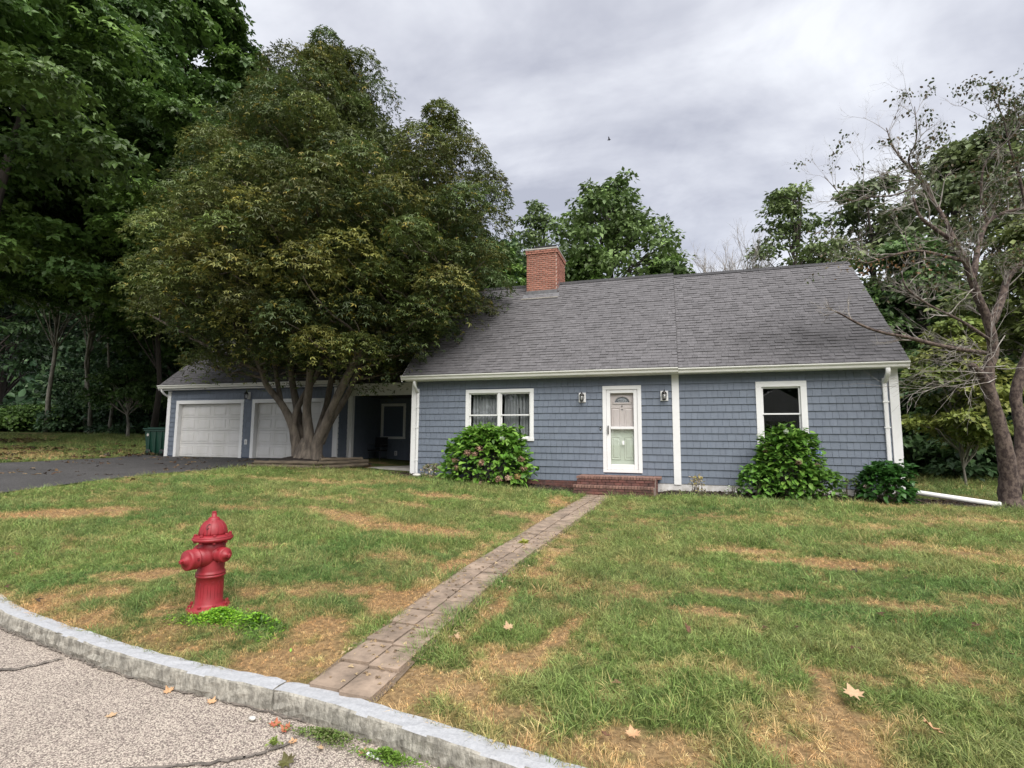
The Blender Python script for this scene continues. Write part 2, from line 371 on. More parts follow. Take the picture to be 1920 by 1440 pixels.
# ---- leaves
LEAF = {
 'oval': (np.array([(0, 0, 0), (.45, .3, .06), (1, 0, -.12), (.45, -.3, .06)]), [(0, 3, 2), (0, 2, 1)]),
 'broad': (np.array([(0, 0, 0), (.28, .30, .06), (.68, .25, .02), (1, 0, -.2), (.68, -.25, .02), (.28, -.30, .06), (.5, 0, -.05)]), [(0, 6, 1), (1, 6, 2), (2, 6, 3), (3, 6, 4), (4, 6, 5), (5, 6, 0)]),
}
def _lobed(angs, lens, w):
    V = []; F = []
    for a, l in zip(angs, lens):
        a = R(a); d = np.array([math.cos(a), math.sin(a), 0]); p = np.array([-d[1], d[0], 0]); n = len(V)
        V += [np.zeros(3), d*l*.5-p*w*l+np.array([0, 0, .05]), d*l+np.array([0, 0, -.22*l]), d*l*.5+p*w*l+np.array([0, 0, .05])]
        F += [(n, n+1, n+2), (n, n+2, n+3)]
    return np.array(V), F
LEAF['star'] = _lobed((-62, 0, 62), (.8, 1, .8), .15)
LEAF['maple'] = _lobed((-72, 0, 72), (.75, 1, .75), .30)
def leaves(name, P, D, U, size, tint, shape, m, parent=None, origin=None):
    TV, TF = LEAF[shape]; TV = np.asarray(TV, float); TF = np.array(TF); n = len(P)
    D = D/(np.linalg.norm(D, axis=1)[:, None]+1e-9); Y_ = np.cross(U, D); Y_ /= np.linalg.norm(Y_, axis=1)[:, None]+1e-9; Z_ = np.cross(D, Y_)
    V = P[:, None]+size[:, None, None]*(TV[None, :, 0:1]*D[:, None]+TV[None, :, 1:2]*Y_[:, None]+TV[None, :, 2:3]*Z_[:, None])
    F = (TF[None]+(np.arange(n)*len(TV))[:, None, None]).reshape(-1, 3)
    return link_mesh(name, V.reshape(-1, 3), F, m, parent, attrs={'tint': np.repeat(tint, len(TV), axis=0)}, origin=origin)

def clump_leaves(C, Rr, per, seed, flat=.5, under=.25, pw=.35, droop=.12, jit=.38):
    """leaf positions on the domed top of every clump, fewer below"""
    g = np.random.default_rng(seed); n = len(C); idx = np.repeat(np.arange(n), per); k = len(idx)
    v = g.normal(size=(k, 3)); v /= np.linalg.norm(v, axis=1)[:, None]
    flip = (v[:, 2] < 0) & (g.random(k) > under); v[flip, 2] *= -1
    rr = (g.random(k)**pw)*(1+.10*g.normal(size=k)); r = Rr[idx]
    P = C[idx]+np.c_[v[:, 0]*r*rr, v[:, 1]*r*rr, v[:, 2]*r*rr*flat]
    P[:, 2] -= droop*r*(rr**2)
    D = np.c_[v[:, 0], v[:, 1], np.full(k, -.35)]+g.normal(size=(k, 3))*.5
    U = np.c_[v[:, 0]*.7, v[:, 1]*.7, np.abs(v[:, 2])+.55]+g.normal(size=(k, 3))*jit
    return P, D, U, idx, g

def tint_for(idx, n, g, palette, amt=.22, cv=.4):
    pal = np.array(palette); w = g.random(n)**1.0
    base = pal[g.choice(len(pal), n)]*(1-cv/2+cv*g.random((n, 1)))
    t = base[idx]*(1+amt*g.normal(size=(len(idx), 1)))
    mix = g.random(len(idx)) < .18; t[mix] = pal[g.choice(len(pal), mix.sum())]
    return np.clip(t, .004, 1)

def branchlets(mb, start, end, r0, r1, g, seg=5, n=5, sag=.15):
    s = np.array(start); e = np.array(end); L_ = np.linalg.norm(e-s); t = np.linspace(0, 1, n)[:, None]
    P = s+(e-s)*t; P[:, 2] += np.sin(t[:, 0]*np.pi)*sag*L_; P[1:-1] += g.normal(size=(n-2, 3))*.035*L_
    mb.tube(P, np.linspace(r0, r1, n), seg, cap=False)

def tree(name, label, cat, x, y, z, h, crown_r, crown_lo, trunk_r, palette, n_clump, per, leaf_size, seed, shape='oval', group=None, clump_r=(.9, 1.7), bark='barkdark', lean=(0, 0), flat=.55, hollow=.55, top_pow=.6, ry=None, bstep=1):
    g = np.random.default_rng(seed); t = thing(name, (x, y, z), label, cat, group)
    ry = ry or crown_r
    k = np.linspace(0, 1, 9)[:, None]; top = np.array([x+lean[0], y+lean[1], z+h*.93])
    T = np.array([x, y, z-.3])+(top-np.array([x, y, z-.3]))*k; T[1:, :2] += np.cumsum(g.normal(size=(8, 2)), 0)*.012*h
    rad = trunk_r*(1-.88*k[:, 0]**.9); rad[0] *= 1.45
    mb = MB(); mb.tube(T, rad, 9, jitter=.06)
    zc0 = z+crown_lo; C = []; Rr = []
    for i in range(n_clump):
        u = g.random(); zz = zc0+(z+h-zc0)*u
        prof = math.sin(math.pi*min(1, .16+.84*(u**top_pow)))**.75*1.0 if u < 1 else 0
        rmax = max(.25, prof); a = g.random()*2*math.pi; rr = (hollow+(1-hollow)*g.random()**.5)*rmax*(.82+.3*g.random())
        cx = x+lean[0]*u; cy = y+lean[1]*u
        C.append((cx+math.cos(a)*rr*crown_r, cy+math.sin(a)*rr*ry, zz)); Rr.append(g.uniform(*clump_r)*(1.0 if u < .75 else .75))
    C = np.array(C); Rr = np.array(Rr)
    for i in range(0, 0 if bstep > 100 else n_clump, bstep if bstep > 1 else (1 if n_clump < 90 else 2)):
        zt = max(zc0-.15*h, C[i][2]-abs(g.normal())*.18*h-np.linalg.norm(C[i][:2]-np.array([x, y]))*.45)
        f = np.clip((zt-T[0][2])/(T[-1][2]-T[0][2]), .12, .97); j = f*8; a = int(j); b = min(8, a+1); sp = T[a]+(T[b]-T[a])*(j-a)
        branchlets(mb, sp, C[i], trunk_r*.28*(1-.6*f)+.012, .012, g, 5)
    mb.build('trunk', M[bark], t, smooth=True)
    P, D, U, idx, g2 = clump_leaves(C, Rr, per, seed+1, flat)
    sz = leaf_size*(.7+.6*g2.random(len(P)))
    leaves('crown', P, D, U, sz, tint_for(idx, len(C), g2, palette, .22, .7), shape, M['leaf'], t)
    return t

# ------------------------------------------------------------------ terrain
CURB = np.array([(-60, 4.6), (-30, 4.5), (-16, 4.4), (-9, 4.0), (-7, 3.5), (-6, 3.17), (-5.2, 2.91), (-4.28, 2.74), (-3.5, 2.61), (-2.8, 2.545), (-2.2, 2.535), (-1.78, 2.49), (-1.34, 2.42), (-.6, 2.29), (1, 2.07), (3, 1.83), (6, 1.6), (12, 1.3), (60, 0)], float)
_cx = np.linspace(-60, 60, 2401); _cy = np.interp(_cx, CURB[:, 0], CURB[:, 1]); _cy = np.convolve(np.pad(_cy, 4, mode='edge'), np.ones(9)/9, 'valid')
# the drive meets the street far outside the frame: the kerb line runs straight on to the left there
CURB_W, CURB_H = .125, .108
def curb_y(x): return np.interp(x, _cx, _cy)
CP = np.array([
 (-5.3, 3.1, .14), (-4.3, 2.9, .12), (-3, 2.7, .115), (-1.6, 2.55, .115), (0, 2.35, .115), (3, 2.1, .12), (8, 1.7, .12),
 (-3.6, 3.45, .165), (-7, 13, .45), (-5, 13, .36), (-3.6, 13, .28), (-1.9, 12.6, .16), (0, 13, .22), (1.7, 13, .24), (3.9, 13, .24), (6.6, 12.9, .22),
 (-1.9, 7, .14), (3, 7, .18), (-6, 7, .33), (-10.5, 7.2, .5), (-18, 14.6, .72), (-10.5, 14.6, .72), (-13.5, 14.6, .73), (-11, 12, .63), (-9.4, 12.2, .60), (-8.6, 13.4, .53), (-11.2, 6, .48), (-17.8, 9.6, .70), (-8.2, 4.6, .28), (-14, 8, .6),
 (-28, 14, 1.12), (-38, 22, 1.58), (-22, 24, 1.2), (-30, 30, 1.5), (-12, 22, .7), (0, 24, .3), (9, 20, .22), (8.7, 22, .2), (12, 14, .1), (12, 26, -.5), (20, 15, -.1), (-20, 45, 1.9), (-60, 30, 1.9), (10, 45, -1.2), (40, 20, -.6), (-60, 60, 2.4), (50, 60, -1), (-40, 12, 1.3), (30, 3, .1), (-16, 9.5, .62)], float)
def _U(r2): return np.where(r2 > 1e-12, r2*np.log(r2+1e-12), 0)
_n = len(CP); _d2 = ((CP[:, None, :2]-CP[None, :, :2])**2).sum(-1); _A = np.zeros((_n+3, _n+3)); _A[:_n, :_n] = _U(_d2)+np.eye(_n)*.6
_A[:_n, _n] = 1; _A[:_n, _n+1:] = CP[:, :2]; _A[_n:, :_n] = _A[:_n, _n:].T
_w = np.linalg.solve(_A, np.r_[CP[:, 2], 0, 0, 0])
def H(x, y):
    x = np.asarray(x, float); y = np.asarray(y, float); sh = x.shape; x = x.ravel(); y = y.ravel(); out = np.empty(len(x))
    for i in range(0, len(x), 20000):
        X_, Y_ = x[i:i+20000], y[i:i+20000]; r2 = (X_[:, None]-CP[None, :, 0])**2+(Y_[:, None]-CP[None, :, 1])**2
        out[i:i+20000] = _U(r2)@_w[:_n]+_w[_n]+_w[_n+1]*X_+_w[_n+2]*Y_
    s = np.clip((y-(curb_y(x)+CURB_W))/.5, 0, 1)          # meets the top of the kerb
    out = out*s+(CURB_H-.004)*(1-s)
    return out.reshape(sh)
def h1(x, y): return float(H(np.array([x]), np.array([y]))[0])

def vnoise(x, y, f, seed=0):
    X_ = x*f+seed*17.3; Y_ = y*f+seed*9.1; xi = np.floor(X_).astype(np.int64); yi = np.floor(Y_).astype(np.int64); fx = X_-xi; fy = Y_-yi
    fx = fx*fx*(3-2*fx); fy = fy*fy*(3-2*fy)
    def hs(a, b): q = (a*374761393+b*668265263+seed*1442695) & 0x7fffffff; q = ((q ^ (q >> 13))*1274126177) & 0x7fffffff; return ((q ^ (q >> 16)) & 0xffff)/65535.
    return (hs(xi, yi)*(1-fx)+hs(xi+1, yi)*fx)*(1-fy)+(hs(xi, yi+1)*(1-fx)+hs(xi+1, yi+1)*fx)*fy
def fbm(x, y, f, seed=0, o=4):
    s = 0; a = .5; t = 0
    for i in range(o): s = s+a*vnoise(x, y, f*2**i, seed+i); t += a; a *= .55
    return s/t

# dead patches in the lawn: x, y, rx, ry, rotation, strength
PATCH = [(-8.7, 5.5, 1.1, .42, 35, 1.2), (-4.95, 3.9, .42, .22, 20, 1.1), (-4.9, 3.45, .4, .16, 10, .8), (-5.1, 3.2, .4, .22, 0, .9), (-4.6, 7.0, 1.3, .38, -18, .95), (-3.3, 6.75, .75, .35, 0, 1.0),
 (-2.6, 8.9, .7, .35, -15, .75), (-2.25, 10.8, .3, .9, 5, .8), (-6.7, 6.9, .9, .22, 10, .55), (-6.4, 8.3, 1.0, .3, 0, .6), (-4.5, 10.2, 1.3, .35, 0, .55), (-8.5, 10.2, 1.6, .4, 10, .55),
 (-2.4, 3.2, .26, .45, 25, 1.05), (-2.2, 3.95, .28, .4, 15, 1.0), (-2.32, 2.82, .32, .22, 0, 1.1), (-2.7, 4.2, .3, .25, 0, .7), (-1.46, 2.78, .25, .22, 0, 1.0), (-1.15, 2.85, .28, .2, 0, 1.1), (-.8, 2.68, .3, .16, 0, 1.0), (-.95, 3.3, .3, .25, 0, .7),
 (-.82, 3.65, .075, .62, -14, 1.7), (-.25, 2.56, .33, .16, 0, 1.1), (.05, 2.6, .3, .15, 0, .9), (.45, 2.72, .12, .15, 0, .7), (.29, 4.58, .3, .12, -5, 1.25), (.87, 7.0, .6, .3, 0, .75), (1.6, 6.7, .9, .3, 0, .95), (3.1, 7.7, 1.1, .35, 0, .7), (3.5, 7.2, .7, .3, 0, .6), (2.6, 5.6, .7, .25, 10, .4),
 (.80, 3.35, .07, .36, 3, 1.8), (.76, 2.85, .075, .34, 5, 1.6), (-1.35, 6.5, .18, 1.6, 0, .6), (-1.4, 4.1, .1, .8, 0, .6), (-2.25, 5.5, .14, 1.8, 0, .8), (-2.15, 8.5, .14, 2.0, 0, .6), (-3.0, 5.4, .5, .25, 0, .5), (-3.4, 2.95, .6, .18, -5, .55), (-2.6, 2.85, .5, .16, -5, .5), (-4.3, 3.05, .5, .16, -8, .7), (-3.9, 3.3, .2, .15, 0, .7),
 (-11, 9.2, .3, 1.5, 0, .2), (-22, 11.8, 3.5, 1.6, 0, .5), (1.5, 9.5, 2.5, .5, 0, .35), (4.5, 10.5, 1.5, .6, 0, .5)]
def dryness(x, y):
    nx_ = (fbm(x, y, 2.6, 5)-.5)*2; ny_ = (fbm(x, y, 2.6, 8)-.5)*2; f = fbm(x, y, 6, 31, 3)
    d = np.zeros_like(x)
    for px, py, rx, ry, a, s in PATCH:
        am = min(.30, .7*min(rx, ry)+.01); wx = x+am*nx_; wy = y+am*ny_; c, s_ = math.cos(R(a)), math.sin(R(a)); u = (wx-px)*c+(wy-py)*s_; v = -(wx-px)*s_+(wy-py)*c
        d = np.maximum(d, s*np.clip(1.45-np.sqrt((u/rx)**2+(v/ry)**2)*1.15, 0, 1.0))
    n = fbm(x*1.0, y*1.9, .9, 21, 4); d = d+np.clip((n-.56)*2.4, 0, .5)
    d = d*np.clip(-.05+2.2*f, .25, 1.6); d = d+np.clip((fbm(x, y, 4.5, 55, 3)-.57)*3.0, 0, .42)
    edge = np.exp(-((y-(curb_y(x)+CURB_W))/.10)**2)*.38; return np.clip(d+edge, 0, 1.2)
GREENS = np.array([(.145, .225, .052), (.235, .315, .100), (.105, .205, .058), (.165, .195, .075)])
STRAW = np.array([(.74, .52, .27), (.60, .36, .17), (.40, .29, .16)])
def lawn_tint(x, y, g):
    n = fbm(x, y, .55, 3, 4); n2 = fbm(x, y, 3.5, 4, 3); k = len(x)
    gr = GREENS[0]*(1-n2[:, None])+GREENS[1]*n2[:, None]
    gr = np.where((n > .56)[:, None], gr*.5+GREENS[2]*.5, gr); ol = np.array([.27, .29, .105])
    q = np.clip((fbm(x, y, 1.3, 44, 3)-.45)*2.6, 0, .7)[:, None]; gr = gr*(1-q)+ol*q
    d = dryness(x, y); st = STRAW[0]*(1-n[:, None])+STRAW[1]*n[:, None]
    w = np.clip((d-.22)/.6+g.normal(size=k)*.22, 0, 1)[:, None]
    return gr*(1-w)+st*w, d

# ---- ground sheet (column-wise from the kerb to far behind the house)
def sheet(name, xs, ys_of_x, zfun, m, label=None, kind='structure', parent=None, tintf=None):
    nx = len(xs); cols = [ys_of_x(x) for x in xs]; ny = len(cols[0]); X_ = np.repeat(xs, ny); Y_ = np.concatenate(cols); Z_ = zfun(X_, Y_)
    i = np.arange(nx-1)[:, None]*ny+np.arange(ny-1)[None]; F = np.stack([i, i+ny, i+ny+1, i+1], -1).reshape(-1, 4)
    at = {'tint': tintf(X_, Y_)} if tintf else None
    o = link_mesh(name, np.c_[X_, Y_, Z_], F, m, parent, center=False, smooth=True, attrs=at)
    if kind: o['kind'] = kind
    if label: o['label'] = label
    return o
xs = np.concatenate([np.linspace(-58, -19, 60), np.linspace(-18.6, 8.6, 260), np.linspace(9, 58, 70)])
st = np.concatenate([np.linspace(0, 1, 14), np.linspace(1.1, 12, 110), np.linspace(12.3, 110, 90)])
def _gt(x, y):
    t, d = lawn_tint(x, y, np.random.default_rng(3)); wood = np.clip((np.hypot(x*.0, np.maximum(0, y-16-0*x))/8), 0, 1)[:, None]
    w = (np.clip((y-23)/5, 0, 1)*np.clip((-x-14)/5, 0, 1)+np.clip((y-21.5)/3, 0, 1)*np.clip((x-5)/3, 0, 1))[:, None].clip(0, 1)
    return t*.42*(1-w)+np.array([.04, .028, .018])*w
sheet('lawn', xs, lambda x: curb_y(x)+CURB_W-.01+st, lambda X_, Y_: H(X_, Y_)+(fbm(X_, Y_, 1.5, 2, 3)-.5)*.03*np.clip(Y_-curb_y(X_)-.3, 0, 1), M['soil'], 'green lawn with straw coloured dead patches', tintf=_gt)
# street
xs2 = np.concatenate([np.linspace(-58, -7, 60), np.linspace(-6.8, 3, 150), np.linspace(3.5, 58, 50)])
sheet('street', xs2, lambda x: curb_y(x)+.02-np.concatenate([np.linspace(0, 3, 30), np.linspace(3.2, 9, 12)]), lambda X_, Y_: (fbm(X_, Y_, 1.2, 9, 3)-.5)*.012-.004, M['road'], 'worn light grey aggregate asphalt street')
sheet('verge', np.linspace(-70, 70, 60), lambda x: np.linspace(-75, float(curb_y(x))-8.8, 20), lambda X_, Y_: X_*0+.02, M['soil'], 'grass across the street', tintf=lambda x, y: np.tile(np.array([[.09, .13, .04]]), (len(x), 1)))

# ---- kerb stones
kb = thing('granite_curb', (-2.2, 2.5, 0), 'rough grey granite curb edging the lawn along the street', 'curb')
def curb_stone(xa, xb, dz):
    n = max(6, int((xb-xa)/.07)); xx = np.linspace(xa+.006, xb-.006, n); g = RN
    yf = curb_y(xx); dx = np.gradient(xx); tx = np.gradient(yf)/dx; nn = np.c_[-tx, np.ones(n)]; nn /= np.linalg.norm(nn, axis=1)[:, None]
    prof = [(0.012, -.10), (.0, .0), (-.004, .03), (.0, .06), (.003, .088), (.006, .104), (.014, .112), (.06, .116), (.095, .115), (.122, .114), (.125, .10), (.125, -.05)]
    V = []
    for i in range(n):
        e = .012 if i in (0, n-1) else 0
        for j, (d, z) in enumerate(prof):
            jd = g.normal()*(.0035 if 0 < j < 4 else .0014); jz = g.normal()*.002 if 4 < j < 10 else 0
            dd = d+jd+(e if j < 6 else 0); V.append((xx[i]+nn[i, 0]*dd, yf[i]+nn[i, 1]*dd, z+jz+dz-(e*.4 if j > 4 else 0)))
    k = len(prof); F = [(i*k+j, (i+1)*k+j, (i+1)*k+j+1, i*k+j+1) for i in range(n-1) for j in range(k-1)]; F += [tuple(range(k)), tuple((n-1)*k+j for j in range(k))[::-1]]
    o = link_mesh('curb_stone', np.array(V), F, M['granite'], kb); o.data.materials.append(M['granitetop'])
    for p_ in o.data.polygons:
        if p_.normal.z > .8: p_.material_index = 1
    return o
jx = [-15, -12.6, -10.4, -8.4, -6.42, -4.3, -2.19, -.05, 2.1, 4.3, 6.4, 8.6, 11]
for a, b in zip(jx[:-1], jx[1:]): curb_stone(a, b, RN.uniform(-.004, .004))

# ---- street cracks, jagged strips of dark tar 4 mm up
def crack(pts, w, name='road_crack', m='black', label=None):
    P = smooth_path(np.array(pts, float), 7); n = len(P); P[1:-1] += RN.normal(size=(n-2, 2))*.008; T = np.gradient(P, axis=0); T /= np.linalg.norm(T, axis=1)[:, None]; Nn = np.c_[-T[:, 1], T[:, 0]]
    ww = w*(.45+RN.random(n)*.9); ww[0] = ww[-1] = .001
    V = np.concatenate([np.c_[P+Nn*ww[:, None], np.full(n, .0075)], np.c_[P-Nn*ww[:, None], np.full(n, .0075)]]); F = [(i, n+i, n+i+1, i+1) for i in range(n-1)]
    o = link_mesh(name, V, F, M[m]); o['kind'] = 'structure'; o['label'] = label; return o
M['crack'] = mat('crack_tar', (.075, .066, .058), .95, (.20, .17, .145), 26)
crack([(-6.2, 1.6), (-5.0, 2.05), (-4.5, 2.30), (-4.17, 2.45), (-4.05, 2.66)], .013, m='crack', label='crack across the street left of the hydrant')
crack([(-2.9, 1.7), (-2.3, 1.98), (-2.06, 2.10), (-1.95, 2.2), (-1.86, 2.33)], .009, m='crack', label='crack in the street below the walkway end')
crack([(x, float(curb_y(x))-.012) for x in np.linspace(-7.5, -1.9, 24)], .008, m='crack', label='dark seam between street and curb')

# ------------------------------------------------------------------ driveway, walkway, slab
def xr(y): return np.interp(y, [0, 4, 6, 8, 9.8, 11.4, 12.4, 14.62, 20], [-11.4, -11.2, -11.25, -11.6, -11.75, -11.3, -10.95, -10.75, -10.7])+.06*(vnoise(np.asarray(y, float), np.asarray(y, float)*0, 2.3, 6)-.5)
def xl(y): return np.interp(y, [0, 6, 9.6, 13, 14.6, 17], [-18.2, -18, -18, -18.3, -19.6, -20.5])+.25*(vnoise(np.asarray(y, float), np.asarray(y, float)*0, 1.3, 7)-.5)
ysd = np.linspace(5.0, 14.66, 140); tt = np.linspace(0, 1, 40)
A = np.array([[(xl(y)+(xr(y)-xl(y))*t, y) for t in tt] for y in ysd]).reshape(-1, 2)
i = np.arange(139)[:, None]*40+np.arange(39)[None]
tag(link_mesh('driveway', np.c_[A, H(A[:, 0], A[:, 1])+.022], np.stack([i, i+1, i+41, i+40], -1).reshape(-1, 4), M['drive'], None, center=False, smooth=True), 'dark asphalt driveway leading to the garage doors', kind='structure')
# apron in front of garage left side (reaches the bin)
slab = box('porch_slab', M['concrete'], None, -10.5, -7.1, 14.0, 17.2, .30, .575); tag(slab, 'concrete floor slab of the covered breezeway', kind='structure')

wk = thing('walkway', (-1.75, 2.7, .12), 'narrow walkway of weathered pavers from curb to front steps', 'walkway'); del wk['category']; wk['kind'] = 'structure'
it = []; yy = 2.615
def path_c(y): return np.interp(y, [2.6, 5, 8, 12.4], [-1.80, -1.86, -1.80, -1.62])
def path_w(y): return np.interp(y, [2.6, 5, 12.4], [.43, .46, .60])
row = 0
while yy < 12.25:
    L_ = .30+.02*RN.random()
    for c in (-1, 1):
        off = .0 if c < 0 else .13*((row % 3)-1)*0+.0
        w = path_w(yy)/2; x = path_c(yy)+c*w/2; y = yy+L_/2+off-(0.03 if c > 0 else 0); z = h1(x, y)
        it.append(((x, y, z+.004), rotx(RN.normal()*.012)@roty(RN.normal()*.015)@rotz(RN.normal()*.018), (w-.010, L_-.010, .05)))
    yy += L_; row += 1
pieces(it, 'paver', BRICK_T, M['pave'], wk)
ob = MB()
yyy = np.linspace(2.56, 12.3, 60); V = []
for y in yyy:
    c, w = path_c(y), path_w(y)/2+.03; V += [(c-w, y, 0), (c+w, y, 0)]
V = np.array(V); V[:, 2] = H(V[:, 0], V[:, 1])+.008
o = link_mesh('joint_soil', V, [(2*i, 2*i+1, 2*i+3, 2*i+2) for i in range(59)], M['dirt'], wk)

# ------------------------------------------------------------------ grass
def make_tuft(seed, nb, spread, hgt, wid, lean):
    g = np.random.default_rng(seed); V = []; F = []; rn = []
    for b in range(nb):
        a = g.random()*2*math.pi; r = spread*math.sqrt(g.random()); bx, by = r*math.cos(a), r*math.sin(a)
        d = a+g.normal()*.9; h = hgt*(.55+.6*g.random()); l = lean*(.4+1.1*g.random())*h; w = wid*(.7+.6*g.random())
        dx, dy = math.cos(d), math.sin(d); px, py = -dy, dx; n = len(V)
        V += [(bx-px*w, by-py*w, -.01), (bx+px*w, by+py*w, -.01), (bx+dx*l*.35-px*w*.8, by+dy*l*.35-py*w*.8, h*.6), (bx+dx*l*.35+px*w*.8, by+dy*l*.35+py*w*.8, h*.6), (bx+dx*l, by+dy*l, h*(1-.25*min(1, l/h)))]
        F += [(n, n+1, n+3, n+2), (n+2, n+3, n+4)]; rn += [g.random()]*5
    me = bpy.data.meshes.new('grass_tuft'); me.from_pydata(V, [], F); a = me.attributes.new('rnd', 'FLOAT', 'POINT'); a.data.foreach_set('value', rn); me.materials.append(M['grass'])
    return bpy.data.objects.new('grass_tuft', me)
TUFTS = [make_tuft(11, 16, .032, .050, .0018, 1.1), make_tuft(12, 11, .045, .072, .0020, 1.9), make_tuft(13, 17, .026, .038, .0020, 1.1)]
def gn_instancer(name, P, rot, scl, var, tint, tufts, label):
    me = bpy.data.meshes.new(name); me.vertices.add(len(P)); me.vertices.foreach_set('co', P.astype(np.float32).ravel())
    for nm, ty, key, arr in (('rot', 'FLOAT_VECTOR', 'vector', rot), ('scl', 'FLOAT', 'value', scl), ('var', 'FLOAT', 'value', var.astype(float))):
        a = me.attributes.new(nm, ty, 'POINT'); a.data.foreach_set(key, np.asarray(arr, np.float32).ravel())
    a = me.attributes.new('tint', 'FLOAT_COLOR', 'POINT'); a.data.foreach_set('color', np.c_[tint, np.ones(len(P))].astype(np.float32).ravel())
    me.materials.append(M['grass']); o = bpy.data.objects.new(name, me); COL.objects.link(o)
    ng = bpy.data.node_groups.new(name, 'GeometryNodeTree'); ng.interface.new_socket('Geometry', in_out='INPUT', socket_type='NodeSocketGeometry'); ng.interface.new_socket('Geometry', in_out='OUTPUT', socket_type='NodeSocketGeometry')
    N = ng.nodes.new; L = ng.links.new; gi = N('NodeGroupInput'); go = N('NodeGroupOutput'); join = N('GeometryNodeJoinGeometry')
    def attr(nm, ty): q = N('GeometryNodeInputNamedAttribute'); q.data_type = ty; q.inputs['Name'].default_value = nm; return q.outputs['Attribute']
    rr, ss, vv = attr('rot', 'FLOAT_VECTOR'), attr('scl', 'FLOAT'), attr('var', 'FLOAT')
    for k, t in enumerate(tufts):
        oi = N('GeometryNodeObjectInfo'); oi.inputs['Object'].default_value = t; oi.inputs['As Instance'].default_value = True
        ip = N('GeometryNodeInstanceOnPoints'); c = N('FunctionNodeCompare'); c.data_type = 'FLOAT'; c.operation = 'EQUAL'; L(vv, c.inputs[0]); c.inputs[1].default_value = k; c.inputs['Epsilon'].default_value = .1
        L(gi.outputs[0], ip.inputs['Points']); L(c.outputs[0], ip.inputs['Selection']); L(oi.outputs['Geometry'], ip.inputs['Instance']); L(rr, ip.inputs['Rotation']); L(ss, ip.inputs['Scale']); L(ip.outputs[0], join.inputs[0])
    L(join.outputs[0], go.inputs[0]); md = o.modifiers.new('scatter', 'NODES'); md.node_group = ng
    tag(o, label, None, kind='stuff'); o['category'] = 'grass'; return o
def blocked(x, y):
    b = (x > -10.75) & (x < 4.9) & (y > 13.05) & (y < 20)            # house
    b |= (x > -18.1) & (x < -10.5) & (y > 14.5) & (y < 23)
    b |= (x > xl(y)-.02) & (x < xr(y)+.03) & (y < 14.7) & (y > 4.9)
    e = -.005+.05*(fbm(x, y, 5, 61, 3)-.55)*4
    b |= (np.abs(x-path_c(y)) < path_w(y)/2-.015+e) & (y < 12.4)
    b |= (x > -10.7) & (x < -7.0) & (y > 13.85+.2*vnoise(x, y, 3, 3))
    bed = 12.35+.18*vnoise(x, y, 1.7, 12)
    b |= (x > -7.8+.3*vnoise(x, y, 2, 5)) & (x < -2.2) & (y > bed+.18) & (y < 13.4)
    b |= (x > -.3) & (x < 6.9) & (y > bed) & (y < 13.6+.2*vnoise(x, y, 3, 5))
    b |= (x > -2.3) & (x < -.25) & (y > 12.28)
    b |= (x > -11.4) & (x < -9.0) & (y > 12.0) & (y < 14.5) & (y > 11.7+(x+11.3)*.33)
    b |= (y < curb_y(x)+CURB_W-.028)
    return b
def scatter(n, x0, x1, y0, y1, dens_ref, g):
    x = g.uniform(x0, x1, n); y = g.uniform(y0, y1, n); k = ~blocked(x, y); return x[k], y[k]
g = np.random.default_rng(5); XS = []; YS = []; SC = []
for (x0, x1, y0, y1, dens, sc) in [(-6.2, 3.2, 2.2, 4.6, 1900, .88), (-9.5, 5.2, 4.6, 7.5, 900, 1.05), (-12, 7.5, 7.5, 10.5, 480, 1.25), (-12, 9.5, 10.5, 14.5, 300, 1.5), (-10, -6.2, 2.9, 4.6, 900, 1.05), (-14, -9.5, 4.6, 7.5, 420, 1.2), (5, 14, 14.5, 24, 60, 2.4), (-34, -17.5, 8.5, 26, 55, 2.6)]:
    x, y = scatter(int((x1-x0)*(y1-y0)*dens), x0, x1, y0, y1, dens, g)
    d = dryness(x, y); keep = g.random(len(x)) > np.clip(d-.45, 0, .38)
    keep &= (np.degrees(np.abs(np.arctan2(x*math.cos(yaw)+y*math.sin(yaw), -x*math.sin(yaw)+y*math.cos(yaw)))) < 50)
    XS.append(x[keep]); YS.append(y[keep]); SC.append(np.full(keep.sum(), sc))
x = np.concatenate(XS); y = np.concatenate(YS); sc = np.concatenate(SC); T_, d = lawn_tint(x, y, g)
lush = fbm(x, y, .8, 71, 3); sc = sc*(.42+.80*lush)*(1-.58*np.clip(d, 0, 1))*g.uniform(.7, 1.25, len(x))
T_ = T_*np.exp(.27*g.normal(size=(len(x), 1))); yl = g.random(len(x)) < .13; T_[yl] = T_[yl]*.5+np.array([.50, .42, .17])*.5; T_ = np.clip(T_, .01, 1)
lean = .35+.35*g.random(len(x)); th = fbm(x, y, .9, 81, 3)*4*math.pi+g.normal(size=len(x))*.45
rot = np.c_[lean*np.cos(th), lean*np.sin(th), g.random(len(x))*6.28]
P = np.c_[x, y, H(x, y)+(fbm(x, y, 1.5, 2, 3)-.5)*.03*np.clip(y-curb_y(x)-.3, 0, 1)]
gn_instancer('lawn_grass', P, rot, sc, g.integers(0, 3, len(x)), T_, TUFTS, 'short green and straw coloured grass covering the lawn')
print('grass tufts', len(x))
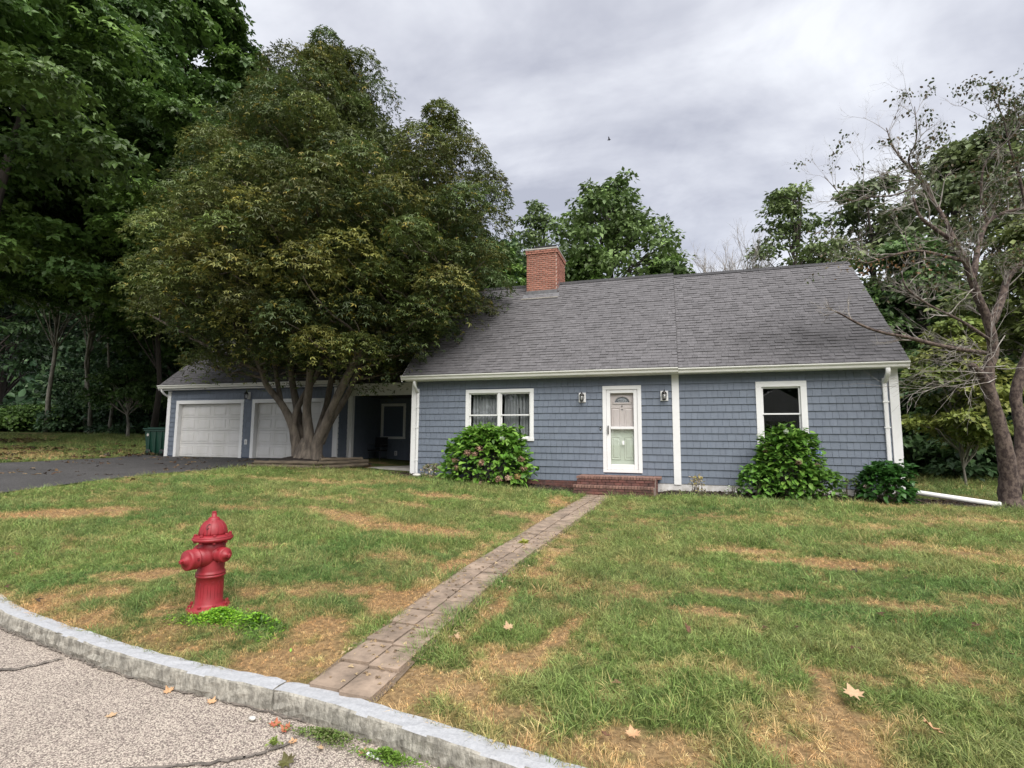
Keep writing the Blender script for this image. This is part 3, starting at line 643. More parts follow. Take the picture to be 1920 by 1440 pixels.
# bright weed patch by the hydrant, weeds in the gutter
def weed_patch(name, label, cx, cy, rx, ry, n, size, pal, z=None, seed=1, up=.06):
    g = np.random.default_rng(seed); a = g.random(n)*6.28; r = np.abs(g.normal(size=n))*.55*(1+.35*np.sin(a*3+seed)); x = cx+np.cos(a)*r*rx; y = cy+np.sin(a)*r*ry
    zz = (H(x, y) if z is None else np.full(n, z))+g.random(n)*up*np.clip(1.15-r, .15, 1)+.004
    D = g.normal(size=(n, 3)); D[:, 2] = np.abs(D[:, 2])*.5; U = np.c_[g.normal(size=(n, 2))*.4, np.ones(n)]; pal = np.array(pal)
    o = leaves(name, np.c_[x, y, zz], D, U, size*(.6+.8*g.random(n)), pal[g.choice(len(pal), n)]*(.8+.4*g.random((n, 1))), 'oval', M['leafgloss']); tag(o, label, kind='stuff'); return o
BR = [(.22, .44, .035), (.30, .54, .05), (.15, .34, .035)]
weed_patch('clover_patch', 'bright green clover at the foot of the red hydrant', -3.28, 3.23, .27, .12, 4200, .020, BR, seed=3, up=.085)
weed_patch('clover_patch', 'small green weeds in the grass right of the hydrant clover', -2.92, 3.2, .22, .12, 900, .026, BR[:1]+[(.08, .17, .03)], seed=4, up=.10)
weed_patch('gutter_weeds', 'low green weeds growing in the gutter below the walkway', -1.72, 2.40, .20, .05, 1500, .015, [(.12, .19, .04), (.16, .24, .06), (.20, .22, .10)], .006, 5, .035)
weed_patch('gutter_weeds', 'green weeds growing against the curb right of the paper scrap', -1.32, 2.33, .17, .035, 900, .016, [(.14, .24, .04), (.18, .32, .05)], .006, 6, .05)
weed_patch('gutter_weeds', 'weeds in the gutter near the bottom edge, left of the straw grass', -.98, 2.27, .16, .03, 600, .015, [(.12, .20, .04), (.18, .3, .05)], .006, 16, .05)
weed_patch('street_sprout', 'little pale sprout growing out of the street crack', -1.93, 2.27, .035, .02, 90, .018, [(.25, .33, .08)], .006, 7, .03)
weed_patch('walkway_sprout', 'yellow green sprout between the walkway pavers', -1.85, 6.6, .07, .10, 160, .04, [(.32, .34, .06)], None, 8, .05)

# ------------------------------------------------------------------ house
D0 = 13.3
HS = thing('house', (-6, D0, .3), 'blue-grey shingled house with grey roof, white trim, attached breezeway and two-door garage', 'house')
WX0, WX1, WXM = -7.08, 4.86, .165
def wall_with_holes(name, x0, x1, z0, z1, holes, yf, th, m, parent=HS):
    q = MB(); xsx = sorted({x0, x1, *[h[0] for h in holes], *[h[2] for h in holes]}); 
    for a, b in zip(xsx[:-1], xsx[1:]):
        hs = sorted([(h[1], h[3]) for h in holes if h[0] < (a+b)/2 < h[2]]); z = z0
        for u, v in hs:
            if u > z: q.box(a, b, yf, yf+th, z, u)
            z = v
        if z < z1: q.box(a, b, yf, yf+th, z, z1)
    return q.build(name, m, parent)
def siding(x0, x1, z0, z1, holes, yf, expo=.1745, flip=False, axis='x'):
    items = []; z = z0; row = 0
    while z < z1-.02:
        hh = min(expo, z1-z); zm = z+hh/2; segs = [(x0, x1)]
        for h in holes:
            if h[1] < zm < h[3]:
                ns = []
                for a, b in segs:
                    if h[2] <= a or h[0] >= b: ns.append((a, b)); continue
                    if h[0] > a: ns.append((a, h[0]))
                    if h[2] < b: ns.append((h[2], b))
                segs = ns
        for a, b in segs:
            x = a-RN.random()*.1 if False else a; 
            while x < b-.004:
                w = RN.choice([.13, .16, .19, .15]); w = min(w, b-x)
                if b-(x+w) < .05: w = b-x
                zz = z+RN.uniform(-.001, .001); th = .025+RN.uniform(-.002, .003)
                if axis == 'x': items.append(((x+w/2, yf, zz), np.array([[1, 0, 0], [0, 0, -1], [0, 1, 0]]), (w-.005, hh, th)))
                else: items.append(((yf, x+w/2, zz), np.array([[0, 0, 1], [1, 0, 0], [0, 1, 0]]), (w-.005, hh, th)))
                x += w
        z += expo; row += 1
    return items
# openings (outer trim rectangles)
OPW = (-5.42, 1.43, -3.46, 2.84); OPD = (-1.63, .66, -.66, 2.86); OPR = (1.98, 1.36, 3.06, 2.88)
sh = lambda o, d: (o[0]+d, o[1]+d, o[2]-d, o[3]-d)
wall_with_holes('front_wall', WX0, WX1, .43, 3.3, [sh(o_, .05) for o_ in (OPW, OPD, OPR)], D0+.002, .14, M['wallboard'])
ALLS = siding(-6.93, .08, .43, 3.16, [sh(o_, .03) for o_ in (OPW, OPD)], D0)+siding(.25, 4.68, .43, 3.16, [sh(OPR, .03)], D0)
# the other walls
q = MB(); q.box(WX1-.14, WX1, D0+.142, 19.4, .3, 3.3); q.box(WX0, WX0+.14, D0+.142, 19.4, .3, 3.3); q.box(WX0, WX1, 19.4, 19.54, .3, 3.3)
for xx in (WX0, WX1-.14): q.add([(xx, D0, 3.3), (xx+.14, D0, 3.3), (xx, 19.5, 3.3), (xx+.14, 19.5, 3.3), (xx, 16.36, 6.35), (xx+.14, 16.36, 6.35)], [(0, 2, 4), (1, 5, 3), (0, 4, 5, 1), (2, 3, 5, 4), (0, 1, 3, 2)])
q.build('side_wall', M['siding'], HS)
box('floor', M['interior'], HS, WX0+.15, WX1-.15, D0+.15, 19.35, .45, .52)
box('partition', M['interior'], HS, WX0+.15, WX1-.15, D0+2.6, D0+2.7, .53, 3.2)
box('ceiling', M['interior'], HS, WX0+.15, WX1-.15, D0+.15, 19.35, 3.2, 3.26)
# foundation
box('foundation', M['white_found'], HS, -.335, 4.84, D0-.012, D0+.1, -.1, .428, b=.008)
q = MB(); q.box(-7.05, -2.2, D0-.004, D0+.1, -.1, .426); q.build('foundation_wall', M['mortar2'], HS)
fb = []
for c in range(5):
    z = .395-c*.068
    x = -6.95+(.1 if c % 2 else 0)
    while x < -2.25: fb.append(((x+.1, D0-.004, z), np.eye(3), (.19, .03, .058))); x += .2
pieces(fb, 'foundation_brick', BRICK_T, M['stepbrick'], HS)
# corner boards and pilaster
box('corner_board', M['trim'], HS, -7.10, -6.945, D0-.035, D0+.1, .45, 3.14, b=.006)
box('corner_board', M['trim'], HS, .08, .25, D0-.035, D0+.02, .40, 3.14, b=.006)
box('corner_board', M['trim'], HS, 4.69, 4.872, D0-.035, D0+.16, .40, 3.14, b=.006)
def downspout(x, y, ztop, zbot, w=.075, d=.06, elbow=None, ytop=None):
    q = MB(); ytop = y-.28 if ytop is None else ytop
    P = [(x, ytop, ztop+.02), (x, ytop, ztop-.08), (x, ytop+.05, ztop-.16), (x, y-.07, ztop-.30), (x, y-.035, ztop-.38), (x, y-.035, zbot+.1)]
    P += [(x, y-.035, zbot)] if not elbow else [(x, y-.05, zbot+.03), (x, y-.16, zbot-.04)]
    P = smooth_path(np.array(P), 3); n = len(P); V = []; F = []
    T = np.gradient(P, axis=0); T /= np.linalg.norm(T, axis=1)[:, None]
    for i in range(n):
        nrm = np.cross(np.array([1., 0, 0]), T[i])
        for k in range(12):
            a = 2*math.pi*k/12; ca, sa = math.cos(a), math.sin(a); ex = np.sign(ca)*abs(ca)**.4; ey = np.sign(sa)*abs(sa)**.4; rib = 1 if k % 2 else .93
            V.append(P[i]+np.array([ex*w/2*rib, 0, 0])+nrm*ey*d/2*rib)
    for i in range(n-1):
        for k in range(12): F.append((i*12+k, i*12+(k+1) % 12, (i+1)*12+(k+1) % 12, (i+1)*12+k))
    F += [tuple(range(12)), tuple((n-1)*12+k for k in range(12))[::-1]]
    o = link_mesh('downspout', np.array(V), F, M['trim'], HS, smooth=True)
    for zz in (ztop-.75, (ztop+zbot)/2, zbot+.4): box('strap', M['trim'], o, x-w/2-.018, x+w/2+.018, y-.072, y-.066, zz, zz+.03)
    return o
downspout(-6.89, D0, 3.1, .45)
downspout(4.60, D0, 3.1, .47, w=.09)

# gutters: K profile
def gutter(x0, x1, yb, zt, m='cream', name='gutter', hh=.125, dp=.125):
    prof = [(0, 0), (0, -hh*.98), (-dp*.55, -hh), (-dp*.66, -hh*.86), (-dp*.74, -hh*.5), (-dp*.93, -hh*.30), (-dp, -hh*.18), (-dp, 0), (-dp+.012, .003), (-dp+.012, -.02), (-.006, -.02)]
    n = 2; V = [(x, yb+a, zt+b) for x in (x0, x1) for a, b in prof]; k = len(prof)
    F = [(j, (j+1) % k, k+(j+1) % k, k+j) for j in range(k)]; F += [tuple(range(k))[::-1], tuple(k+j for j in range(k))]
    o = link_mesh(name, np.array(V, float), F, M[m], HS); return o
EAVY = 13.0
gutter(-7.28, .235, EAVY+.02, 3.245); gutter(.24, 5.0, EAVY+.06, 3.225)
q = MB(); q.box(-7.2, .236, EAVY+.02, D0-.04, 3.10, 3.13); q.box(.24, 4.98, EAVY+.06, D0-.04, 3.10, 3.13); q.build('soffit', M['trim'], HS)
q = MB(); q.box(-7.2, .236, EAVY+.022, EAVY+.042, 3.12, 3.25); q.box(.24, 4.98, EAVY+.062, EAVY+.08, 3.12, 3.23); q.build('fascia', M['cream'], HS)

# roofs
def roof_plane(x0, x1, ye, ze, yr, zr, th=.12, name='roof_deck', back=True):
    q = MB(); yb = 2*yr-ye
    pts = [(ye, ze), (yr, zr)]+([(yb, ze)] if back else [])
    V = []; F = []
    for x in (x0, x1):
        for y, z in pts: V.append((x, y, z))
        for y, z in pts: V.append((x, y, z-th))
    k = len(pts)
    for i in range(k-1): F.append((i, i+1, 2*k+i+1, 2*k+i)); F.append((k+i, 3*k+i, 3*k+i+1, k+i+1))
    for s in (0, 2*k):
        for i in range(k-1): F.append((s+i, s+i+1, s+k+i+1, s+k+i))
    F.append((0, k, 3*k, 2*k)); F.append((k-1, 3*k-1, 4*k-1, 2*k-1)); q.add(V, F); return q.build(name, M['roofdark'], HS)
def roof_shingles(x0, x1, ye, ze, yr, zr, expo=.122, wid=.22, xclip=None):
    L_ = math.hypot(yr-ye, zr-ze); a = math.atan2(zr-ze, yr-ye); Rm = rotx(a); nrow = int(L_/expo)+1; items = []
    nrm = Rm@np.array([0, 0, 1.])
    for r in range(nrow):
        s = r*expo; hh = min(expo, L_-s)
        if hh < .02: continue
        x = x0; first = True
        while x < x1-.005:
            w = wid*RN.choice([.55, .75, 1.0, 1.2])
            if first: w *= RN.uniform(.3, 1); first = False
            w = min(w, x1-x); p = np.array([x+w/2, ye, ze])+Rm@np.array([0, s+RN.uniform(-.004, .004), 0])+nrm*.004
            th = .010 if RN.random() < .62 else .020
            items.append((tuple(p), Rm, (w-.004, hh, th))); x += w
    return items
roof_plane(-7.25, .236, EAVY-.03, 3.255, 16.36, 6.62); roof_plane(.24, 4.97, EAVY+.01, 3.235, 16.36, 6.55)
RS = roof_shingles(-7.25, .236, EAVY-.03, 3.262, 16.36, 6.627)+roof_shingles(.24, 5.015, EAVY+.01, 3.242, 16.36, 6.557)
# ridge caps
def ridge(x0, x1, y, z, ang):
    its = []; x = x0
    while x < x1-.01:
        w = min(.2, x1-x)
        for sgn in (-1, 1):
            Rm = rotx(-sgn*ang); its.append(((x+w/2, y+sgn*.065*math.cos(ang), z-.065*math.sin(ang)+.022), Rm, (w-.006, .15, .014)))
        x += w
    return its
RC = ridge(-7.25, -4.42, 16.36, 6.635, R(44.6))+ridge(-3.36, .236, 16.36, 6.635, R(44.6))+ridge(.24, 4.97, 16.36, 6.565, R(44.3))
M['ridge'] = mat('ridge_cap_shingle', (.040, .039, .042), .9, (.055, .054, .057), 9, .002, 120, rnd=.15)
pieces(RC, 'ridge_cap', BOX_T, M['ridge'], HS)
# rake boards
def rake(x, ye, ze, yr, zr, w=.03, hgt=.16, dz=-.02, name='rake_board'):
    q = MB(); V = [(xx, y, z+dzz) for xx in (x, x+w) for (y, z) in ((ye, ze), (yr, zr), (2*yr-ye, ze)) for dzz in (dz, dz-hgt)]
    F = []
    for i in (0, 2):
        F += [(i, i+1, i+3, i+2), (6+i, 6+i+2, 6+i+3, 6+i+1), (i, i+2, 6+i+2, 6+i), (i+1, 6+i+1, 6+i+3, i+3)]
    F += [(0, 6, 7, 1), (4, 5, 11, 10)]; q.add(V, F); return q.build(name, M['trim'], HS)
rake(4.972, EAVY+.01, 3.235, 16.36, 6.55); rake(-7.283, EAVY-.03, 3.255, 16.36, 6.62); q = MB(); q.add([(.237, EAVY-.03, 3.27), (.245, EAVY-.03, 3.27), (.245, 16.36, 6.635), (.237, 16.36, 6.635), (.237, EAVY-.03, 3.20), (.245, EAVY-.03, 3.20), (.245, 16.36, 6.565), (.237, 16.36, 6.565)], [(0, 1, 2, 3), (1, 5, 6, 2), (0, 3, 7, 4), (0, 4, 5, 1)]); q.build('step_flashing', M['roofdark'], HS)

# garage
GY, GX0, GX1 = 14.6, -17.98, -10.53
D1 = (-17.56, .73, -14.42, 2.80); D2 = (-14.06, .74, -11.07, 2.80)
wall_with_holes('garage_front_wall', GX0, GX1, .6, 3.28, [sh(D1, .09)[:1]+(.6,)+sh(D1, .09)[2:], sh(D2, .09)[:1]+(.6,)+sh(D2, .09)[2:]], GY+.002, .14, M['wallboard'])
ALLS2 = siding(GX0+.14, GX1-.15, .78, 3.13, [(D1[0]+.03, .5, D1[2]-.03, D1[3]-.03), (D2[0]+.03, .5, D2[2]-.03, D2[3]-.03)], GY)
ALLS2 += siding(GY+.02, 15.2, .72, 3.1, [], GX1, axis='y')
q = MB(); q.box(GX0, GX0+.12, GY+.142, 22, .5, 3.28); q.box(GX1-.12, GX1-.002, GY+.142, 22, .5, 3.28); q.box(GX0, GX1, 22, 22.1, .5, 3.28)
for xx in (GX0, GX1-.122): q.add([(xx, GY, 3.28), (xx+.12, GY, 3.28), (xx, 22, 3.28), (xx+.12, 22, 3.28), (xx, 18.3, 6.3), (xx+.12, 18.3, 6.3)], [(0, 2, 4), (1, 5, 3), (0, 4, 5, 1), (2, 3, 5, 4)])
q.build('garage_side_wall', M['siding'], HS)
for a, b in ((GX0-.02, GX0+.14), (GX1-.16, GX1+.02)): box('corner_board', M['trim'], HS, a, b, GY-.03, GY+.05, .74, 3.16, b=.006)
GE = GY-.3; GZ = 3.36; GR = 18.3; GRZ = GZ+(GR-GE)*math.tan(R(40))
roof_plane(GX0-.14, GX1+.14, GE, GZ, GR, GRZ)
RS2 = roof_shingles(GX0-.14, GX1+.14, GE, GZ+.007, GR, GRZ+.007); rake(GX1+.142, GE, GZ, GR, GRZ); rake(GX0-.175, GE, GZ, GR, GRZ)
gutter(GX0-.17, GX1+.18, GE+.04, GZ-.01); q = MB(); q.box(GX0-.2, GX1+.1, GE+.04, GY-.03, 3.18, 3.21); q.build('soffit', M['trim'], HS)
downspout(GX0-.09, GY, 3.25, 2.2, ytop=GY-.2) if False else None
q = MB(); q.tube([(GX0-.03, GE+.02, 3.27), (GX0-.03, GE+.02, 3.16), (GX0-.03, GE+.12, 3.05), (GX0-.03, GY-.02, 2.98), (GX0-.03, GY+.05, 2.9), (GX0-.03, GY+.05, .8)], .04, 8); q.build('downspout', M['trim'], HS, smooth=True)
# garage doors
def garage_door(o_):
    x0, z0, x1, z1 = o_; t = MB(); w = .13
    t.bbox(x0, x0+w, GY-.03, GY+.16, z0, z1-w-.001, .005); t.bbox(x1-w, x1, GY-.03, GY+.16, z0, z1-w-.001, .005); t.bbox(x0, x1, GY-.03, GY+.16, z1-w, z1, .005)
    d = MB(); d.box(x0+w, x1-w, GY+.16, GY+.2, z0, z1-w); dd = d.build('garage_door', M['garagedoor'], HS); t.build('door_frame', M['trim'], dd)
    H_ = (z1-w-z0-.02)/4; W_ = (x1-x0-2*w)/4
    for r in range(4):
        za = z0+.01+r*H_
        q = MB(); q.bbox(x0+w+.004, x1-w-.004, GY+.128, GY+.159, za+.004, za+H_-.004, .006); sec = q.build('door_section', M['garagedoor'], dd)
        for c in range(4):
            xa = x0+w+c*W_
            q = MB(); a, b, c0, c1 = xa+.075, xa+W_-.075, za+.075, za+H_-.075; y = GY+.128; m_ = .028
            V = [(a, y-.001, c0), (b, y-.001, c0), (b, y-.001, c1), (a, y-.001, c1), (a+.01, y-.014, c0+.01), (b-.01, y-.014, c0+.01), (b-.01, y-.014, c1-.01), (a+.01, y-.014, c1-.01), (a+m_, y-.002, c0+m_), (b-m_, y-.002, c0+m_), (b-m_, y-.002, c1-m_), (a+m_, y-.002, c1-m_), (a+m_+.02, y-.010, c0+m_+.02), (b-m_-.02, y-.010, c0+m_+.02), (b-m_-.02, y-.010, c1-m_-.02), (a+m_+.02, y-.010, c1-m_-.02)]
            F = [(4*k+j, 4*k+(j+1) % 4, 4*k+4+(j+1) % 4, 4*k+4+j) for k in range(3) for j in range(4)]+[(12, 13, 14, 15)]
            q.add(V, F); q.build('door_panel', M['garagedoor'], dd)
garage_door(D1); garage_door(D2)
# garage lantern and outlet
def lantern(x, y, z, back=True, s=.86):
    bp = MB(); bp.bbox(x-.092, x+.092, y-.024, y-.003, z-.125, z+.125, .012); b = bp.build('wall_lantern', M['trim'] if back else M['black'], HS)
    q = MB(); yc = y-.12*s
    q.tube([(x, y-.02, z+.02*s), (x, y-.06*s, z+.12*s), (x, yc, z+.135*s), (x, yc, z+.10*s)], .008*s, 6)
    q.lathe([(.012*s, .17*s), (.018*s, .155*s), (.008*s, .14*s), (.05*s, .105*s), (.075*s, .06*s), (.072*s, .052*s)][::-1], 16, (x, yc, z))
    q.lathe([(.03*s, -.135*s), (.05*s, -.125*s), (.052*s, -.105*s), (.045*s, -.10*s)], 16, (x, yc, z))
    for k in range(6):
        a = k*math.pi/3; q.tube([(x+math.cos(a)*.052*s, yc+math.sin(a)*.052*s, z-.11*s), (x+math.cos(a)*.072*s, yc+math.sin(a)*.072*s, z+.055*s)], .004*s, 4)
    q.build('lantern_frame', M['darkmetal'], b, smooth=False)
    q = MB(); q.lathe([(.047*s, -.10*s), (.067*s, .052*s)], 16, (x, yc, z)); q.build('lantern_glass', M['lampglass'], b, smooth=True)
    q = MB(); q.lathe([(.008*s, -.09*s), (.02*s, -.06*s), (.026*s, -.02*s), (.012*s, .01*s), (.003*s, .03*s)], 10, (x, yc, z)); q.build('bulb', M['bulb'], b, smooth=True)
    return b
lantern(-2.15, D0-.016, 2.57); lantern(-.10, D0-.016, 2.58); lantern(-14.24, GY-.016, 2.93, s=1.0)
def outlet(x, y, z, s=1.0):
    q = MB(); q.bbox(x-.055*s, x+.055*s, y-.02, y, z-.085*s, z+.085*s, .006); b = q.build('outlet_cover', M['trim'], HS)
    q = MB(); q.bbox(x-.025*s, x+.025*s, y-.026, y-.021, z-.05*s, z-.01*s, .003); q.bbox(x-.025*s, x+.025*s, y-.026, y-.021, z+.01*s, z+.05*s, .003); q.build('outlet_socket', M['concrete'], b)
outlet(-14.24, GY-.018, 1.30)

# breezeway
BY = 17.2
box('breezeway_back_wall', M['wallboard'], HS, GX1, WX0, BY, BY+.12, .5, 3.2)
WB = (-10.46, 1.43, -9.42, 2.76)
ALLS3 = siding(GX1, -7.1, .58, 3.1, [sh(WB, .03)], BY)
siding_in = siding(15.2, BY, .72, 3.1, [], GX1, axis='y')
BE, BZ = 15.1, 3.30
roof_plane(GX1+.15, WX0+.02, BE, BZ, 19.0, BZ+(19-BE)*.62, back=True)
RS3 = roof_shingles(GX1+.18, WX0-.2, BE, BZ+.007, 19.0, BZ+(19-BE)*.62+.007)
gutter(GX1+.03, -7.30, BE+.03, BZ-.005)
box('fascia', M['cream'], HS, GX1+.02, WX0-.2, BE+.03, BE+.07, 2.90, 3.28, b=.004)
box('breezeway_ceiling', M['interior'], HS, GX1, WX0, BE+.075, BY, 2.95, 2.98)  # near-black ceiling colour put in to deepen the porch shade
box('porch_post', M['trim'], HS, GX1-.0, GX1+.15, BE+.08, BE+.23, .57, 2.95, b=.005)
q = MB(); q.tube([(GX1+.04, BE+.02, 3.18), (GX1+.04, BE+.02, 3.05), (GX1-.02, BE+.05, 2.92), (GX1-.06+.10, BE+.05, 2.75), (GX1+.04, BE+.05, .62)], .042, 8); q.build('downspout', M['trim'], HS, smooth=True)
outlet(-9.79, BY-.02, .90)
# narrow white foundation strip on the garage side inside the breezeway
box('foundation', M['white_found'], HS, GX1, GX1+.03, 14.8, BY-.1, .57, .70)

# windows
def dh_window(o_, y, ncol, curtain=True, tw=.10, name='window'):
    x0, z0, x1, z1 = o_; W_ = tw
    q = MB(); q.bbox(x0, x1, y-.035, y+.10, z1-W_, z1, .004); q.bbox(x0, x0+W_, y-.035, y+.10, z0+W_*.9+.001, z1-W_-.001, .004); q.bbox(x1-W_, x1, y-.035, y+.10, z0+W_*.9+.001, z1-W_-.001, .004); q.bbox(x0-.012, x1+.012, y-.05, y+.10, z0, z0+W_*.9, .006)
    fr = q.build(name, M['trim'], HS)
    ix0, ix1, iz0, iz1 = x0+W_, x1-W_, z0+W_*.9, z1-W_; mull = .075 if ncol > 1 else 0; cw = (ix1-ix0-mull*(ncol-1))/ncol; zm = iz0+(iz1-iz0)*.50
    for c in range(ncol):
        a = ix0+c*(cw+mull); b = a+cw
        if c: q = MB(); q.bbox(a-mull, a, y-.02, y+.09, iz0, iz1, .004); q.build('mullion', M['trim'], fr)
        for (za, zb, yy_) in ((zm-.018, iz1, y+.012), (iz0, zm+.018, y+.045)):
            s = .035; q = MB(); q.bbox(a+.002, a+s, yy_, yy_+.03, za+s, zb-s, .003); q.bbox(b-s, b-.002, yy_, yy_+.03, za+s, zb-s, .003); q.bbox(a+.002, b-.002, yy_, yy_+.03, za, za+s, .003); q.bbox(a+.002, b-.002, yy_, yy_+.03, zb-s, zb, .003); q.build('sash', M['trim'], fr)
            q = MB(); q.box(a+s, b-s, yy_+.013, yy_+.017, za+s, zb-s); q.build('pane', M['glass'], fr)
        if curtain:
            n = 90; xx = np.linspace(a+.02, b-.015, n); V = []; rows = 4
            for r in range(rows):
                z = iz0-.05+(iz1-iz0+.08)*r/(rows-1)
                for k in range(n): V.append((xx[k]+.012*math.sin(k*1.3+r), y+.19+.028*math.sin(k*.62+c*2)+.018*math.sin(k*1.45+r*.4)+.012*RN.random()*0, z))
            F = [(r*n+k, r*n+k+1, (r+1)*n+k+1, (r+1)*n+k) for r in range(rows-1) for k in range(n-1) if not (c == 1 and abs(k-52) < 2 and r < 2) and not (c == 1 and k < 4)]
            link_mesh('curtain', np.array(V), F, M['curtain'], fr, smooth=True)
    return fr
dh_window(OPW, D0, 2); dh_window(OPR, D0, 1, curtain=False, tw=.13); dh_window(WB, BY, 1, curtain=False, tw=.10)
box('dark_backboard', M['interior'], HS, WB[0], WB[2], BY+.5, BY+.55, 1.2, 2.95)  # board behind the window, its near-black colour stands in for an unlit room

# front door
x0, z0, x1, z1 = OPD
q = MB(); q.bbox(x0, x0+.095, D0-.035, D0+.13, z0, z1-.10, .004); q.bbox(x1-.095, x1, D0-.035, D0+.13, z0, z1-.10, .004); q.bbox(x0, x1, D0-.035, D0+.13, z1-.099, z1, .004); q.bbox(x0+.095, x1-.095, D0-.03, D0+.13, z0, z0+.07, .004)
fd = q.build('front_door', M['trim'], HS)
a, b, c, d_ = x0+.095, x1-.095, z0+.075, z1-.105; s = .10; yd = D0-.012; zmid = 1.78
q = MB(); q.bbox(a+.004, a+s, yd, yd+.035, c, d_, .006); q.bbox(b-s, b-.004, yd, yd+.035, c, d_, .006); q.bbox(a+s+.001, b-s-.001, yd, yd+.035, d_-.085, d_, .006); q.bbox(a+s+.001, b-s-.001, yd, yd+.035, c, c+.13, .006); q.bbox(a+s+.001, b-s-.001, yd-.006, yd+.035, zmid-.03, zmid+.035, .006); q.build('storm_door_frame', M['trim'], fd)
q = MB(); q.box(a+s, b-s, yd+.015, yd+.019, c+.13, zmid-.03); q.build('lower_pane', M['doorglass'], fd)
q = MB(); q.box(a+s, b-s, yd+.019, yd+.023, zmid+.035, d_-.085); q.build('upper_pane', M['doorglass2'], fd)
q = MB(); q.box(a, b, D0+.08, D0+.12, c-.03, d_+.02); q.build('door_leaf', M['door'], fd)
def raised(xa, xb, za, zb, y=D0+.08):
    q = MB(); m_ = .03; V = [(xa, y-.001, za), (xb, y-.001, za), (xb, y-.001, zb), (xa, y-.001, zb)]
    for ins, dy in ((.008, -.016), (m_, -.003), (m_+.025, -.016)): V += [(xa+ins, y+dy, za+ins), (xb-ins, y+dy, za+ins), (xb-ins, y+dy, zb-ins), (xa+ins, y+dy, zb-ins)]
    q.add(V, [(4*k+j, 4*k+(j+1) % 4, 4*k+4+(j+1) % 4, 4*k+4+j) for k in range(3) for j in range(4)]+[(12, 13, 14, 15)]); q.build('door_panel', M['door'], fd)
mx_ = (a+b)/2
for (za, zb) in ((.98, 1.55), (1.66, 2.30)): raised(a+.115, mx_-.05, za, zb); raised(mx_+.05, b-.115, za, zb)
q = MB(); n = 20; ang = np.linspace(0, np.pi, n); r1, r2, r3 = .235, .205, .19; zc = 2.42; yy_ = D0+.079
V = [(mx_+r1*math.cos(t), yy_, zc+r1*.82*math.sin(t)) for t in ang]+[(mx_+r1*math.cos(t), yy_-.02, zc+r1*.82*math.sin(t)) for t in ang]+[(mx_+r3*math.cos(t), yy_-.02, zc+.015+r3*.8*math.sin(t)) for t in ang]+[(mx_+r3*math.cos(t), yy_, zc+.015+r3*.8*math.sin(t)) for t in ang]
F = [(k*n+j, k*n+j+1, (k+1)*n+j+1, (k+1)*n+j) for k in range(3) for j in range(n-1)]; q.add(V, F); q.box(mx_-r1, mx_+r1, yy_-.02, yy_, zc-.022, zc+.014); q.build('fanlight_frame', M['door'], fd)
M['fan'] = mat('leaded_glass', (.30, .33, .36), .15, (.46, .49, .52), 30)
q = MB(); V = [(mx_, yy_-.003, zc)]+[(mx_+r3*math.cos(t), yy_-.003, zc+.01+r3*.8*math.sin(t)) for t in ang]; q.add(V, [(0, j, j+1) for j in range(1, n)]); q.build('fanlight_glass', M['fan'], fd)
q = MB()
for k in range(-2, 3):
    q.tube([(mx_+k*.045, yy_-.008, zc+.012), (mx_+k*.055, yy_-.008, zc+.05), (mx_+k*.075, yy_-.008, zc+.075-abs(k)*.012), (mx_+k*.05+.012, yy_-.008, zc+.06)], .0045, 4)
q.tube([(mx_+r2*.8*math.cos(t), yy_-.008, zc+.01+r2*.62*math.sin(t)) for t in ang], .005, 4); q.build('fanlight_leading', M['darkmetal'], fd)
q = MB(); q.bbox(a+.03, a+.055, yd-.03, yd-.001, 1.62, 1.84, .005); q.tube([(a+.042, yd-.03, 1.80), (a+.042, yd-.07, 1.79), (a+.042, yd-.07, 1.68), (a+.042, yd-.03, 1.67)], .008, 6); q.build('handle', M['darkmetal'], fd)
q = MB(); q.lathe([(.014, 0), (.014, .03), (.006, .04)], 10, (mx_, D0+.079, 2.345), Rm=rotx(R(90))); q.bbox(mx_-.02, mx_+.02, D0+.07, D0+.078, 2.24, 2.26, .002); q.build('knocker', M['darkmetal'], fd)
box('white_card', M['paper'], fd, mx_+.0, mx_+.05, yd+.010, yd+.014, 1.36, 1.46)  # small plain white rectangle at the lower pane
q = MB(); q.bbox(x0-.075, x0-.035, D0-.03, D0-.012, 1.72, 1.80, .005); bl = q.build('doorbell', M['darkmetal'], HS); box('bell_button', M['bulb'], bl, x0-.062, x0-.048, D0-.034, D0-.031, 1.75, 1.77)

# all siding and shingle pieces, nearest as parts
pieces(ALLS+ALLS2+ALLS3+siding_in, 'siding_shingle', WEDGE_T, M['siding'], HS)
def in_chim(it): x, y, z = it[0]; return -4.4 < x < -3.38 and y > 15.88
pieces([t for t in RS+RS2+RS3 if not in_chim(t)], 'roof_shingle', WEDGE_T, M['roof'], HS)

